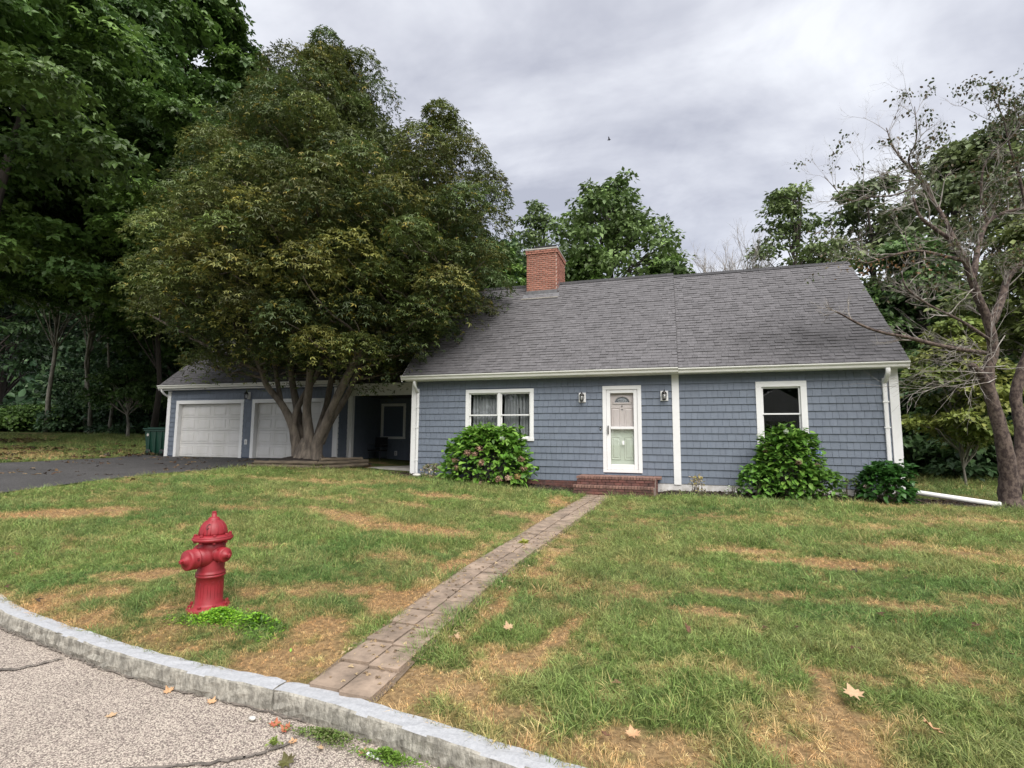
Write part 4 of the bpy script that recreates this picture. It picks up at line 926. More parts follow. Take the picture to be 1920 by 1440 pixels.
# chimney
cx0, cx1, cy0, cy1 = -4.40, -3.38, 15.9, 17.25; cz1 = 7.72
q = MB(); q.box(cx0+.012, cx1-.012, cy0+.012, cy1-.012, 5.2, cz1-.02); ch = q.build('chimney', M['mortar'], HS)
cb = []; course = .0665; z = 6.08; r = 0
while z < cz1-.05:
    grow = .03 if z > cz1-.19 else 0
    for (fx, L0, L1, fixed, sg) in (('x', cx0-grow, cx1+grow, cy0-grow, -1), ('y', cy0-grow, cy1+grow, cx1+grow, 1), ('x', cx0-grow, cx1+grow, cy1+grow, 1), ('y', cy0-grow, cy1+grow, cx0-grow, -1)):
        if sg == 1 and fx == 'x' or sg == -1 and fx == 'y': 
            continue
        p = L0+(-.1 if r % 2 else 0); 
        while p < L1-.02:
            pa, pb = max(p, L0), min(p+.2, L1)
            if pb-pa > .03:
                m_ = (pa+pb)/2; w = pb-pa-.02
                if fx == 'x': cb.append(((m_, fixed+.035, z+.03), np.eye(3), (w, .09, course-.019)))
                elif pa > L0+.09 or True: cb.append(((fixed-.035, max(m_, L0+.1) if pa <= L0+.001 else m_, z+.03), np.eye(3), (.09, w if pa > L0+.001 else max(.02, w-.09), course-.019)))
            p += .2
    z += course; r += 1
def vis_brick(t):   # buried in the roof?
    x, y, z = t[0]; return z > 6.63-abs(y-16.36)*.99-.08
pieces([t for t in cb if vis_brick(t)], 'brick', BRICK_T, M['brick'], ch)
q = MB(); q.bbox(cx0-.05, cx1+.05, cy0-.05, cy1+.05, z-.01, z+.05, .02); q.build('cap_slab', M['concrete'], ch)
q = MB(); q.bbox(cx0+.22, cx1-.06, cy0+.2, cy1-.3, z+.11, z+.21, .01)
for u in (cx0+.3, cx1-.15):
    for v in (cy0+.4, cy1-.4): q.box(u-.02, u+.02, v-.02, v+.02, z+.045, z+.115)
q.build('flue_cover', M['black'], ch)
M['lead'] = mat('flashing', (.13, .13, .14), .5, (.20, .20, .21), 9, metal=.3)
def rz(y): return 3.262+(y-12.97)*(6.627-3.262)/(16.36-12.97)
q = MB(); q.box(cx0-.01, cx1+.01, cy0-.012, cy0-.004, rz(cy0)-.1, rz(cy0)+.14); q.add([(cx0-.09, cy0-.16, rz(cy0-.16)+.024), (cx1+.09, cy0-.16, rz(cy0-.16)+.024), (cx1+.09, cy0, rz(cy0)+.03), (cx0-.09, cy0, rz(cy0)+.03)], [(0, 1, 2, 3)])
ns = 8
for k in range(ns):
    ya = cy0+(16.36-cy0)*k/ns; yb = cy0+(16.36-cy0)*(k+1)/ns; q.box(cx1+.002, cx1+.010, ya, yb, rz(ya)-.02, rz(ya)+.20)
q.build('flashing', M['lead'], ch)
q = MB(); q.bbox(cx0-.12, cx1+.08, cy0-.24, cy0-.15, rz(cy0-.2)+.0, rz(cy0-.2)+.035, .01); q.build('flashing_lip', M['concrete'], ch)

# ------------------------------------------------------------------ brick steps
st_ = thing('brick_steps', (-1.3, 12.9, .15), 'two low dark red brick steps at the white front door', 'steps')
q = MB(); q.box(-2.15, -.33, 12.66, D0-.02, -.1, .565); q.box(-2.15, -.36, 12.37, 12.66, -.1, .375); q.build('mortar_core', M['mortar2'], st_)
sb = []; rl = []
def step_face(x0, x1, yf, ztop, zb, nrows, depth, end=True):
    # rowlock tread bricks standing on edge across the front
    x = x0; 
    while x < x1-.02: w = min(.072, x1-x); rl.append(((x+w/2, yf+depth/2, ztop-.03), np.eye(3), (w-.009, depth, .062+RN.uniform(-.004, .004)))); x += w
    for r in range(nrows):
        z = ztop-.066-(r+.5)*.068; x = x0+.012+(-.1 if r % 2 else 0)
        while x < x1-.02:
            pa, pb = max(x, x0+.012), min(x+.2, x1-.012)
            if pb-pa > .03: sb.append((((pa+pb)/2, yf+.055, z), np.eye(3), (pb-pa-.01, .09, .058)))
            x += .2
step_face(-2.21, -.34, 12.60, .60, .4, 3, .20); step_face(-2.25, -.36, 12.33, .405, .1, 4, .20)
for r in range(6):   # right end
    z = .60-.066-(r+.5)*.068; y = 12.66+(-.1 if r % 2 else 0)
    while y < D0-.03:
        pa, pb = max(y, 12.70), min(y+.2, D0-.03)
        if pb-pa > .03: sb.append(((-.345, (pa+pb)/2, z), np.eye(3), (.09, pb-pa-.01, .058)))
        y += .2
y = 12.81
while y < D0-.06:
    x = -2.2
    while x < -.36: rl.append(((x+.1, y+.045, .57), np.eye(3), (.19, .085, .05))); x += .2
    y += .095
pieces(sb, 'brick', BRICK_T, M['stepbrick'], st_, 220); M['treadbrick'] = mat('worn_tread_brick', (.24, .135, .105), .85, (.15, .085, .07), 9, .003, 60, rnd=.25); pieces(rl, 'tread_brick', BRICK_T, M['treadbrick'], st_)

# mulch beds
def bed(name, x0, x1, yf, yb, label, up=.03):
    xs_ = np.linspace(x0, x1, int((x1-x0)/.08)); ys_ = np.linspace(0, 1, 14); X_ = np.repeat(xs_, 14); T2 = np.tile(ys_, len(xs_)); fr_ = yf(X_); Y_ = fr_+(yb-fr_)*T2
    Z_ = H(X_, Y_)+up*np.sin(np.clip(T2*1.6, 0, 1)*np.pi/2)*np.clip(np.minimum(X_-x0, x1-X_)/.3, 0, 1)+RN.normal(size=len(X_))*.007-.012*(T2 < .02)
    i = np.arange(len(xs_)-1)[:, None]*14+np.arange(13)[None]; F = np.stack([i, i+14, i+15, i+1], -1).reshape(-1, 4)
    o = link_mesh(name, np.c_[X_, Y_, Z_], F, M['mulch'], None); tag(o, label, kind='structure')
    n = int((x1-x0)*420); x = RN.uniform(x0+.1, x1-.1, n); y = RN.uniform(12.3, yb, n); k = y > yf(x)+.05; x, y = x[k], y[k]; n = len(x); D = RN.normal(size=(n, 3)); D[:, 2] *= .3; U = np.c_[RN.normal(size=(n, 2))*.5, np.ones(n)]
    c = np.array([(.05, .032, .022), (.10, .065, .045), (.03, .02, .015), (.16, .115, .08)])[RN.choice(4, n, p=[.4, .3, .2, .1])]
    o = leaves('mulch_chips', np.c_[x, y, H(x, y)+up+.012], D, U, RN.uniform(.025, .07, n), c, 'oval', M['leaf']); tag(o, 'bark chips lying on '+label, kind='stuff')
bed('mulch_bed', -7.7, -2.22, lambda x: 12.52+.12*vnoise(x, x*0, 1.3, 3)-.1*(x < -7), D0-.03, 'dark mulch bed left of the brick steps')
bed('mulch_bed', -.32, 6.6, lambda x: 12.40+.14*vnoise(x, x*0, 1.3, 4), D0-.03, 'dark mulch bed right of the brick steps')

# ------------------------------------------------------------------ hydrangeas
def shrub(name, label, x, y, rx, ry, hgt, n, size, pal, flowers, seed, lumps=9, stems=26, cat='shrub'):
    g = np.random.default_rng(seed); z = h1(x, y); t = thing(name, (x, y, z), label, cat)
    a = g.random(n)*2*np.pi; cz = g.random(n)**.85; ph = cz*np.pi/2; la = g.random(lumps)*6.28; lz = g.random(lumps)*1.3
    lump = np.ones(n)
    for i in range(lumps): lump += .13*np.exp(-((np.angle(np.exp(1j*(a-la[i]))))**2/.18+(ph-lz[i])**2/.1))
    lump += .05*g.normal(size=n); rr = lump*(.60+.40*g.random(n)**.35)
    bulge = np.cos(ph)**.55
    P = np.c_[x+np.cos(a)*rx*rr*bulge, y+np.sin(a)*ry*rr*bulge, z+.05+np.sin(ph)*hgt*rr*.93]
    P[:, 2] = np.maximum(P[:, 2], z+.05)
    D = np.c_[np.cos(a), np.sin(a), .35*np.sin(ph)-.15]+g.normal(size=(n, 3))*.5; U = np.c_[np.cos(a)*.6, np.sin(a)*.6, .8+np.sin(ph)]+g.normal(size=(n, 3))*.4
    pal = np.array(pal); tt_ = pal[g.choice(len(pal), n)]*(.8+.45*g.random((n, 1)))
    leaves('foliage', P, D, U, size*(.6+.65*g.random(n)), tt_, 'broad', M['leafgloss'], t)
    q = MB()
    for i in range(stems):
        aa = g.random()*6.28; pp = g.random()*1.2; e = (x+math.cos(aa)*rx*.8*math.cos(pp), y+math.sin(aa)*ry*.8*math.cos(pp), z+.1+math.sin(pp)*hgt*.85)
        branchlets(q, (x+math.cos(aa)*.1, y+math.sin(aa)*.08, z-.02), e, .011, .005, g, 5, 5, .12)
    q.build('stems', M['bark'], t)
    for (fx, fz, col, fs) in flowers:                  # fx, fz: where on the front of the dome
        nf = 90; v = g.normal(size=(nf, 3)); v /= np.linalg.norm(v, axis=1)[:, None]
        ux = fx*rx; uz = fz*hgt; dy = ry*math.sqrt(max(.02, 1-min(.98, fx*fx+max(0, fz-.2)**2)))*1.14
        c = np.array([x+ux, y-dy, z+.06+uz]); Pf = c+v*fs*(.85+.2*g.random((nf, 1)))*np.array([1, 1, .8])
        cc = np.array(col)*(.75+.5*g.random((nf, 1)))
        leaves('flower_head', Pf, g.normal(size=(nf, 3)), v, fs*.45*(.8+.4*g.random(nf)), cc, 'broad', M['petal'], t)
    return t
HG = [(.12, .26, .035), (.18, .35, .05), (.085, .20, .028), (.23, .40, .075)]
PK, WH, BL, OR = (.42, .25, .19), (.66, .70, .62), (.32, .38, .78), (.52, .32, .15)
shrub('hydrangea', 'wide hydrangea with pinkish brown flower heads below the double window', -4.55, 12.72, 1.16, .55, 1.42, 2500, .17, HG,
      [(-.28, .52, PK, .085), (-.02, .60, PK, .085), (-.12, .50, PK, .075), (-.62, .38, PK, .08), (-.58, .25, PK, .08), (.05, .36, PK, .085), (.85, .42, PK, .085), (.90, .26, PK, .08), (.80, .12, OR, .08), (.62, .10, (.62, .42, .32), .085), (.0, .0, (.55, .36, .28), .07), (.42, .08, PK, .08), (.45, .78, WH, .06), (.92, .55, (.6, .66, .8), .055)], 21)
shrub('hydrangea', 'tall upright hydrangea with one blue flower below the right window', 2.48, 12.75, .62, .48, 1.50, 2000, .155, [(.08, .18, .026), (.13, .27, .042), (.06, .145, .02), (.19, .33, .06)],
      [(.98, .62, BL, .07), (-.75, .66, (.36, .24, .16), .06), (.2, .50, (.30, .20, .14), .06), (.85, .45, (.30, .2, .15), .055), (-.1, .93, WH, .05), (-.9, .88, WH, .05)], 22)
shrub('hydrangea', 'low leafy hydrangea spilling over the mulch right of the tall one', 3.05, 12.62, .40, .35, .62, 420, .14, [(.11, .22, .04), (.15, .28, .06)], [], 25, stems=10)
shrub('hydrangea', 'low leafy hydrangea growing at the left foot of the tall one', 1.85, 12.62, .36, .32, .70, 420, .14, [(.11, .24, .035), (.15, .30, .06)], [], 26, stems=10)
shrub('hydrangea', 'small dark green hydrangea by the right corner board', 4.30, 12.68, .46, .40, .76, 1000, .14, [(.035, .11, .02), (.05, .14, .025), (.03, .09, .018)], [(-.9, .35, (.5, .4, .35), .05), (.8, .45, WH, .035)], 23)
shrub('small_plant', 'small pale dried plant beside the stone at the left corner', -6.20, 12.78, .26, .22, .34, 260, .07, [(.45, .40, .28), (.20, .24, .10), (.35, .28, .18)], [], 27, stems=14, cat='plant')
shrub('small_plant', 'small yellowing sapling against the white foundation right of the pilaster', .58, 12.85, .15, .12, .40, 120, .07, [(.50, .42, .18), (.35, .32, .12), (.55, .45, .3)], [], 28, stems=10, cat='plant')
shrub('small_plant', 'tiny plant with white bloom at the mulch edge left of the tall hydrangea', 1.35, 12.58, .16, .12, .20, 60, .06, [(.12, .2, .05), (.65, .65, .6)], [], 29, stems=8, cat='plant')
shrub('small_plant', 'thin green seedling between the tall and the small dark hydrangea', 3.72, 12.85, .20, .12, .45, 60, .09, [(.16, .26, .06)], [], 30, stems=8, cat='plant')

# rock, pipe
def rock(name, label, x, y, z, sx, sy, sz, m, seed, cat='stone'):
    g = np.random.default_rng(seed); q = MB(); prof = []; V = []; F = []; n, k = 9, 14
    for i in range(n+1):
        t = math.pi*i/n
        for j in range(k): a = 2*math.pi*j/k; r = 1+.10*math.sin(3*a+seed)+.05*g.normal(); V.append((x+math.sin(t)*math.cos(a)*sx*r, y+math.sin(t)*math.sin(a)*sy*r, z+sz*(1-math.cos(t))*.9))
    F = [(i*k+j, i*k+(j+1) % k, (i+1)*k+(j+1) % k, (i+1)*k+j) for i in range(n) for j in range(k)]
    o = link_mesh(name, np.array(V), F, M[m], None, smooth=True); tag(o, label, cat); return o
rock('rock', 'pale round rock at the left house corner by the downspout', -6.58, 12.72, h1(-6.58, 12.72)+.01, .13, .09, .055, 'stone', 3)
rock('pebble', 'little grey pebble in the gutter under the curb joint', -2.21, 2.42, .003, .022, .015, .012, 'stone', 4, 'pebble')
q = MB(); pa, pb = np.array([4.75, 12.98, h1(4.75, 12.98)+.22]), np.array([6.15, 12.62, h1(6.15, 12.62)+.055])
q.tube([pa+np.array([-.12, .1, .06]), pa, pa*.5+pb*.5, pb], .052, 14); q.lathe([(.056, 0), (.058, .02), (.056, .04)], 14, pb, Rm=roty(R(95)))
tag(q.build('drain_pipe', M['pvc'], None, smooth=True), 'white plastic drain pipe lying from the right house corner onto the mulch', 'pipe')

# ------------------------------------------------------------------ hydrant
hx, hy = -3.60, 3.40; hz = h1(hx, hy)
HY = thing('fire_hydrant', (hx, hy, hz), 'red painted fire hydrant standing in the lawn behind the curb', 'hydrant')
q = MB(); q.lathe([(.165, -.04), (.168, .012), (.160, .026), (.118, .034), (.106, .05), (.103, .20), (.104, .262), (.114, .268), (.117, .276), (.114, .284), (.108, .287), (.114, .291), (.116, .299), (.108, .306), (.104, .32), (.103, .50), (.104, .575)], 40, (hx, hy, hz)); bar = q.build('barrel', M['red'], HY, smooth=True)
q = MB()
for k in range(12):
    a = k*2*math.pi/12; q.tube([(hx+math.cos(a+u)*(.1035+dr), hy+math.sin(a+u)*(.1035+dr), hz+z_) for u, dr, z_ in ((-.15, .0, .05), (-.15, .001, .20), (-.12, .001, .222), (0, .001, .234), (.12, .001, .222), (.15, .001, .20), (.15, .0, .05))], .0014, 5)
q.build('barrel_rib', M['red'], HY, smooth=True)
for k in range(8):
    a = (k+.4)*2*math.pi/8; q = MB(); q.lathe([(.014, 0), (.014, .016), (.010, .02)], 6, (hx+math.cos(a)*.142, hy+math.sin(a)*.142, hz+.03)); q.build('base_bolt', M['red'], HY)
q = MB(); q.lathe([(.122, .560), (.150, .568), (.158, .578), (.158, .590), (.148, .594), (.150, .598), (.147, .606), (.118, .612), (.112, .616)], 40, (hx, hy, hz)); q.build('flange', M['red'], HY, smooth=True)
for k in range(8):
    a = (k+.15)*2*math.pi/8; q = MB(); q.lathe([(.013, -.035), (.013, -.02), (.008, -.02), (.008, .022), (.014, .024), (.014, .037), (.009, .041)], 6, (hx+math.cos(a)*.131, hy+math.sin(a)*.131, hz+.585)); q.build('flange_bolt', M['red'], HY)
q = MB(); q.lathe([(.111, .61), (.109, .635), (.103, .665), (.091, .695), (.072, .720), (.050, .735), (.046, .740), (.047, .746), (.041, .749), (.041, .756), (.030, .760), (.020, .764), (.020, .79), (.016, .792)], 40, (hx, hy, hz)); bo = q.build('bonnet', M['red'], HY, smooth=True)
for k in range(12):
    a = k*2*math.pi/12+.1; q = MB(); P = [(hx+math.cos(a)*r, hy+math.sin(a)*r, hz+z_) for r, z_ in ((.111, .625), (.107, .65), (.096, .685), (.078, .714), (.056, .732))]
    q.tube(P, [.0035, .0035, .003, .0025, .002], 6); q.build('bonnet_rib', M['red'], bo, smooth=True)
q = MB(); q.lathe([(.019, .79), (.019, .806), (.012, .81)], 5, (hx, hy, hz)); q.build('operating_nut', M['red'], HY)
def nozzle(az, zc, r, ln, name):
    """az: direction in plan"""
    d = np.array([math.cos(az), math.sin(az), 0]); Rm = np.c_[np.array([0, 0, 1.]), np.cross(d, np.array([0, 0, 1.])), d]; c = np.array([hx, hy, hz+zc])
    if np.linalg.det(Rm) < 0: Rm[:, 1] *= -1
    q = MB(); q.lathe([(r*1.28, .02), (r*1.12, .085), (r*.98, .105), (r*.96, ln-.075)], 28, c, Rm=Rm); q.build(name+'_neck', M['red'], HY, smooth=True)
    q = MB(); q.lathe([(r*1.0, ln-.08), (r*1.09, ln-.078), (r*1.09, ln-.07), (r*1.04, ln-.068), (r*1.06, ln-.02), (r*1.02, ln-.004), (r*.92, ln), (r*.52, ln+.004), (r*.50, ln+.016), (r*.30, ln+.018), (r*.28, ln+.03)], 28, c, Rm=Rm); cp = q.build(name+'_cap', M['red'], HY, smooth=True)
    q = MB(); q.lathe([(.019, ln+.018), (.019, ln+.05), (.012, ln+.054)], 5, c, Rm=Rm); q.build('cap_nut', M['red'], cp)
    q = MB()
    for k in range(3):
        a = k*2.1+.7; p = c+d*(ln-.045)+Rm[:, 0]*math.cos(a)*r*1.06+Rm[:, 1]*math.sin(a)*r*1.06; q.box(*(p[0]-.008, p[0]+.008), *(p[1]-.008, p[1]+.008), *(p[2]-.008, p[2]+.008))
    q.build('cap_lug', M['red'], cp)
to_cam = math.atan2(-hy, -hx)
nozzle(to_cam-R(54), .435, .079, .225, 'pumper'); nozzle(to_cam+R(36), .455, .058, .178, 'hose'); nozzle(to_cam+R(36+180), .455, .058, .178, 'hose')
# dark chipped mark on the bonnet
HY.scale = (.945, .945, .945)
a = to_cam-R(28); q = MB(); P = [(hx+math.cos(a+u)*r, hy+math.sin(a+u)*r, hz+z_) for u, r, z_ in ((.20, .088, .706), (.10, .080, .712), (-.02, .090, .702), (-.05, .100, .684), (.02, .106, .665), (.12, .101, .684))]
q.tube(P, .0035, 5); q.tube([(hx+math.cos(a+u)*r, hy+math.sin(a+u)*r, hz+z_) for u, r, z_ in ((.06, .108, .66), (.07, .1125, .62))], .002, 4); q.build('paint_chip', M['chip'], bo)

# ------------------------------------------------------------------ trash bin
bx, by = -18.72, 14.95; bz = h1(bx, by)+.0
TB = thing('trash_bin', (bx, by, bz), 'dark green wheeled trash bin beside the garage corner', 'bin')
def tub(x0, x1, y0, y1, z0, z1, tp):
    V = [(x0+tp, y0+tp, z0), (x1-tp, y0+tp, z0), (x1-tp, y1-tp, z0), (x0+tp, y1-tp, z0), (x0, y0, z1), (x1, y0, z1), (x1, y1, z1), (x0, y1, z1)]; return V, [(0, 3, 2, 1), (0, 1, 5, 4), (1, 2, 6, 5), (2, 3, 7, 6), (3, 0, 4, 7), (4, 5, 6, 7)]
q = MB(); V, F = tub(-19.22, -18.05, 14.72, 15.6, bz+.03, bz+.98, .07); q.add(V, F); q.bbox(-19.25, -18.02, 14.69, 15.63, bz+.92, bz+.98, .01)
for xx in (-18.95, -18.65, -18.35): q.box(xx-.02, xx+.02, 14.70, 14.78, bz+.1, bz+.9)
q.build('body', M['bin'], TB)
q = MB(); q.bbox(-19.27, -18.0, 14.66, 15.66, bz+.985, bz+1.03, .02); q.bbox(-19.15, -18.12, 14.78, 15.5, bz+1.03, bz+1.06, .02); q.build('lid', M['bin'], TB)
q = MB(); q.tube([(-19.2, 15.7, bz+.98), (-18.1, 15.7, bz+.98)], .02, 8); q.build('handle', M['bin'], TB, smooth=True)
for xx in (-18.98, -18.28):
    q = MB(); q.lathe([(.11, -.03), (.125, -.02), (.125, .02), (.11, .03)], 20, (xx, 14.72, bz+.125), Rm=rotx(R(90))); w = q.build('wheel', M['black'], TB, smooth=True)
    q = MB(); q.lathe([(.05, .028), (.045, .04)], 14, (xx, 14.72, bz+.125), Rm=rotx(R(90))); q.build('hub', M['bin'], w)
q = MB(); q.lathe([(.055, 0), (.055, .006)], 20, (-19.02, 14.70, bz+.78), Rm=rotx(R(90))); q.build('round_sticker', M['concrete'], TB)

# ------------------------------------------------------------------ porch chair (dark, thin metal legs)
CH = thing('porch_chair', (-10.1, 16.4, .575), 'dark chair with thin metal legs standing in the shaded breezeway', 'chair')
cx_, cy_, cz_ = -10.12, 16.45, .575
M['chairmetal'] = mat('dull_steel', (.10, .10, .11), .4, metal=.5)
for sx in (-1, 1):
    for sy in (-1, 1): q = MB(); q.tube([(cx_+sx*.25, cy_+sy*.25, cz_), (cx_+sx*.22, cy_+sy*.2, cz_+.42)], .012, 7); q.build('leg', M['chairmetal'], CH, smooth=True)
box('seat', M['black'], CH, cx_-.26, cx_+.26, cy_-.25, cy_+.25, cz_+.42, cz_+.47, b=.015)
q = MB(); q.bbox(cx_-.25, cx_+.25, cy_+.22, cy_+.26, cz_+.55, cz_+.92, .015); q.build('backrest', M['black'], CH)
for sx in (-1, 1): q = MB(); q.tube([(cx_+sx*.24, cy_+.24, cz_+.42), (cx_+sx*.24, cy_+.27, cz_+.92)], .012, 7); q.build('back_post', M['chairmetal'], CH, smooth=True); q = MB(); q.tube([(cx_+sx*.27, cy_+.24, cz_+.66), (cx_+sx*.27, cy_-.22, cz_+.66), (cx_+sx*.25, cy_-.24, cz_+.43)], .012, 7); q.build('armrest', M['chairmetal'], CH, smooth=True)

# ------------------------------------------------------------------ landscape timbers and tree bed
TE = thing('timber_edging', (-9.9, 12.5, .6), 'weathered landscape timbers edging the bed of the big maple', 'edging')
def timber(p, q_, zoff, tilt=0):
    p = np.array(p, float); q_ = np.array(q_, float); L_ = np.linalg.norm(q_-p); a = math.atan2(q_[1]-p[1], q_[0]-p[0]); n = 12; mb = MB(); xs_ = np.linspace(0, L_, n); pts = []
    for u in xs_: xy = p+(q_-p)*u/L_; pts.append((xy[0], xy[1]+RN.normal()*.006, h1(*xy)+zoff+tilt*(u/L_)+RN.normal()*.004))
    mb.tube(pts, .058, 8, jitter=.08); mb.build('timber', M['timber'], TE)
timber((-11.35, 11.75), (-9.55, 12.25), .045); timber((-11.2, 11.82), (-9.5, 12.32), .145, .02); timber((-9.5, 12.2), (-8.95, 14.0), .04, .04); timber((-9.55, 12.3), (-9.02, 14.1), .15, .02); timber((-9.62, 12.6), (-9.15, 14.0), .235, .0)
n_ = 46; gx, gy = np.meshgrid(np.linspace(-11.35, -9.0, n_), np.linspace(11.8, 14.4, n_)); gx = gx.ravel(); gy = gy.ravel(); rr_ = np.hypot(gx+10.7, gy-13.35)
gz = H(gx, gy)+.16*np.exp(-(rr_/1.1)**2)+.06+(fbm(gx, gy, 4, 5, 3)-.5)*.08; inside = (gy > 11.85+(gx+11.3)*.29) & (gx < -9.5+(gy-12.3)*.30) & (gx > -11.3+.0*gy); gz = np.where(inside, gz, H(gx, gy)-.05)
i = np.arange(n_-1)[:, None]*n_+np.arange(n_-1)[None]
tag(link_mesh('tree_bed', np.c_[gx, gy, gz], np.stack([i, i+1, i+n_+1, i+n_], -1).reshape(-1, 4), M['mulch'], None, smooth=True), 'raised mulch mound round the foot of the big maple', kind='structure')

# ------------------------------------------------------------------ big maple in front of the garage
MP = thing('maple_tree', (-10.67, 13.4, .64), 'big many-stemmed maple with a wide olive bronze crown before the garage', 'tree')
LIMBS = {
 's1': [(-10.97, 13.40, .55, .27), (-11.08, 13.35, 1.24, .20), (-11.24, 13.30, 1.89, .165), (-11.59, 13.20, 2.51, .13), (-12.02, 13.00, 3.10, .11), (-12.11, 12.80, 3.62, .10), (-12.30, 12.40, 4.55, .08), (-12.6, 11.80, 6.20, .05)],
 's1b': [(-11.21, 13.30, 1.80, .14), (-11.18, 13.40, 2.31, .12), (-10.98, 13.50, 2.86, .10), (-10.72, 13.60, 3.34, .09), (-10.64, 13.80, 3.87, .08), (-10.14, 14.00, 5.99, .06), (-9.8, 14.1, 8.5, .03)],
 's1c': [(-11.59, 13.20, 2.45, .10), (-11.98, 13.40, 3.26, .09), (-12.38, 13.60, 4.09, .08), (-13.6, 14.00, 6.22, .05), (-15, 14.2, 7.6, .03)],
 's2': [(-10.97, 13.60, .55, .25), (-11.18, 13.70, 1.48, .20), (-11.61, 13.90, 2.52, .15), (-11.97, 14.00, 3.59, .13), (-12.25, 14.20, 5.09, .11), (-12.49, 14.40, 7.42, .08), (-12.28, 14.20, 11.21, .05)],
 's3': [(-10.42, 13.30, .55, .28), (-10.58, 13.30, 1.49, .20), (-10.72, 13.30, 2.31, .16), (-10.59, 13.20, 3.12, .14), (-10.49, 13.10, 4.10, .11), (-10.30, 12.90, 5.72, .08), (-10.22, 12.80, 9.25, .05), (-10.7, 12.9, 12.5, .03)],
 's4': [(-10.31, 13.30, .55, .28), (-10.30, 13.30, 1.24, .22), (-9.98, 13.20, 1.81, .17), (-9.57, 13.10, 2.53, .15), (-9.02, 12.90, 3.29, .135), (-8.41, 12.70, 3.95, .115), (-7.8, 13.2, 4.80, .08), (-6.6, 13.8, 6.43, .05)],
 's4b': [(-10.2, 13.35, 1.3, .15), (-9.98, 13.5, 2.0, .13), (-9.6, 13.7, 2.75, .11), (-9.25, 13.8, 3.6, .10), (-8.6, 14.0, 5.2, .07), (-7.6, 14.2, 7.6, .04)],
 's5': [(-10.64, 13.60, 1.0, .18), (-10.59, 13.80, 1.82, .14), (-10.54, 14.00, 2.51, .12), (-10.48, 14.20, 3.57, .11), (-10.06, 14.40, 4.65, .09), (-8.57, 14.60, 7.12, .06), (-7.4, 14.5, 9.4, .03)],
 's6': [(-12.1, 12.9, 3.5, .08), (-13.1, 12.4, 4.0, .07), (-14.4, 12.0, 4.7, .055), (-16.3, 11.9, 5.6, .03)],
 's7': [(-8.5, 12.7, 3.9, .08), (-7.6, 13.1, 4.5, .05), (-6.6, 13.2, 5.2, .03), (-5.8, 13.3, 6.0, .02)]}
q = MB(); q.tube([(-10.65, 13.4, .35), (-10.66, 13.4, .75), (-10.68, 13.42, 1.15), (-10.7, 13.45, 1.45)], [.62, .44, .36, .22], 16, jitter=.12)
nodes = []
for k_, v in LIMBS.items():
    S_ = smooth_path(np.array(v), 4); q.tube(S_[:, :3], S_[:, 3]*.82, 10, jitter=.07); nodes += [tuple(r) for r in S_ if r[2] > 3.0]
for k in range(11):
    a = k*.57+.2; q.tube([(-10.66+math.cos(a)*.3, 13.4+math.sin(a)*.3, 1.0), (-10.66+math.cos(a)*.46, 13.4+math.sin(a)*.46, .72), (-10.66+math.cos(a)*.72, 13.4+math.sin(a)*.7, .52)], [.06, .10, .04], 7, jitter=.1)
OUT = [(14.7, -11.3, -10.5), (14.0, -13.2, -8.9), (13.2, -15.0, -8.4), (12.2, -16.4, -7.6), (11.3, -17.2, -6.3), (10.2, -17.9, -5.5), (9.0, -18.4, -4.9), (8.0, -19.0, -4.5), (6.8, -19.4, -4.2), (5.6, -18.7, -4.6), (4.6, -17.4, -5.4), (3.9, -16.5, -6.3), (3.5, -14.8, -7.4)]
OUT = [(a_, b_+(2.7 if 6.5 < a_ < 12.5 else 2.2 if 4.5 < a_ < 12.5 else 1.6 if a_ < 12.5 else 1.0), c_-.1) for a_, b_, c_ in OUT]
OZ = np.array([o_[0] for o_ in OUT][::-1]); OL = np.array([o_[1] for o_ in OUT][::-1]); OR_ = np.array([o_[2] for o_ in OUT][::-1])
g = np.random.default_rng(99); C = []; Rr = []
tries = 0
while len(C) < 320 and tries < 60000:
    tries += 1
    z = g.uniform(3.9, 14.7); l_, r_ = np.interp(z, OZ, OL), np.interp(z, OZ, OR_); cx, hw = (l_+r_)/2, (r_-l_)/2; hd = min(hw*.8, 5.2)
    if g.random() > (hw/7.6)**1.0: continue
    a = g.random()*6.28; rho = (.35+.65*g.random()**.5); r0 = min(.80, .45+.12*hw)
    x = cx+math.cos(a)*rho*max(.1, hw-r0*.8); y = 13.6+math.sin(a)*rho*max(.1, hd-r0*.8)
    if z < 4.6 and abs(x+10.8) < 2.0 and y < 12.0: continue
    if C and np.min(np.linalg.norm((np.array(C)-np.array((x, y, z-.3)))*np.array([1, 1, 1.1]), axis=1)) < 1.16*r0: continue
    if z > 9.2 and x > -9.0+(z-9.2)*.05: continue
    if abs(x+13.6) < 1.1 and 8.4 < z < 11.2 and g.random() < .75: continue
    C.append((x, y, z-.3)); Rr.append(r0*g.uniform(.75, 1.2))
for v in [(-6.9, 13.0, 10.1, .8), (-6.2, 13.5, 10.5, .75), (-5.6, 13.2, 9.7, .7), (-6.5, 12.4, 9.6, .8), (-6.6, 13.9, 11.0, .6), (-7.3, 13.6, 9.6, .7), (-5.9, 14.3, 9.9, .8), (-7.2, 14.4, 10.3, .7), (-10.6, 13.3, 14.5, .5), (-11.1, 13.6, 14.1, .7), (-10.2, 13.8, 14.0, .6), (-6.2, 12.9, 10.9, .45), (-4.9, 13.2, 7.4, .8), (-5.0, 13.5, 8.3, .75), (-4.8, 13.0, 6.4, .75), (-5.3, 12.6, 7.9, .7), (-5.2, 14.2, 9.1, .7)]: C.append(v[:3]); Rr.append(v[3])
C = np.array(C); Rr = np.array(Rr); NA = np.array(nodes)
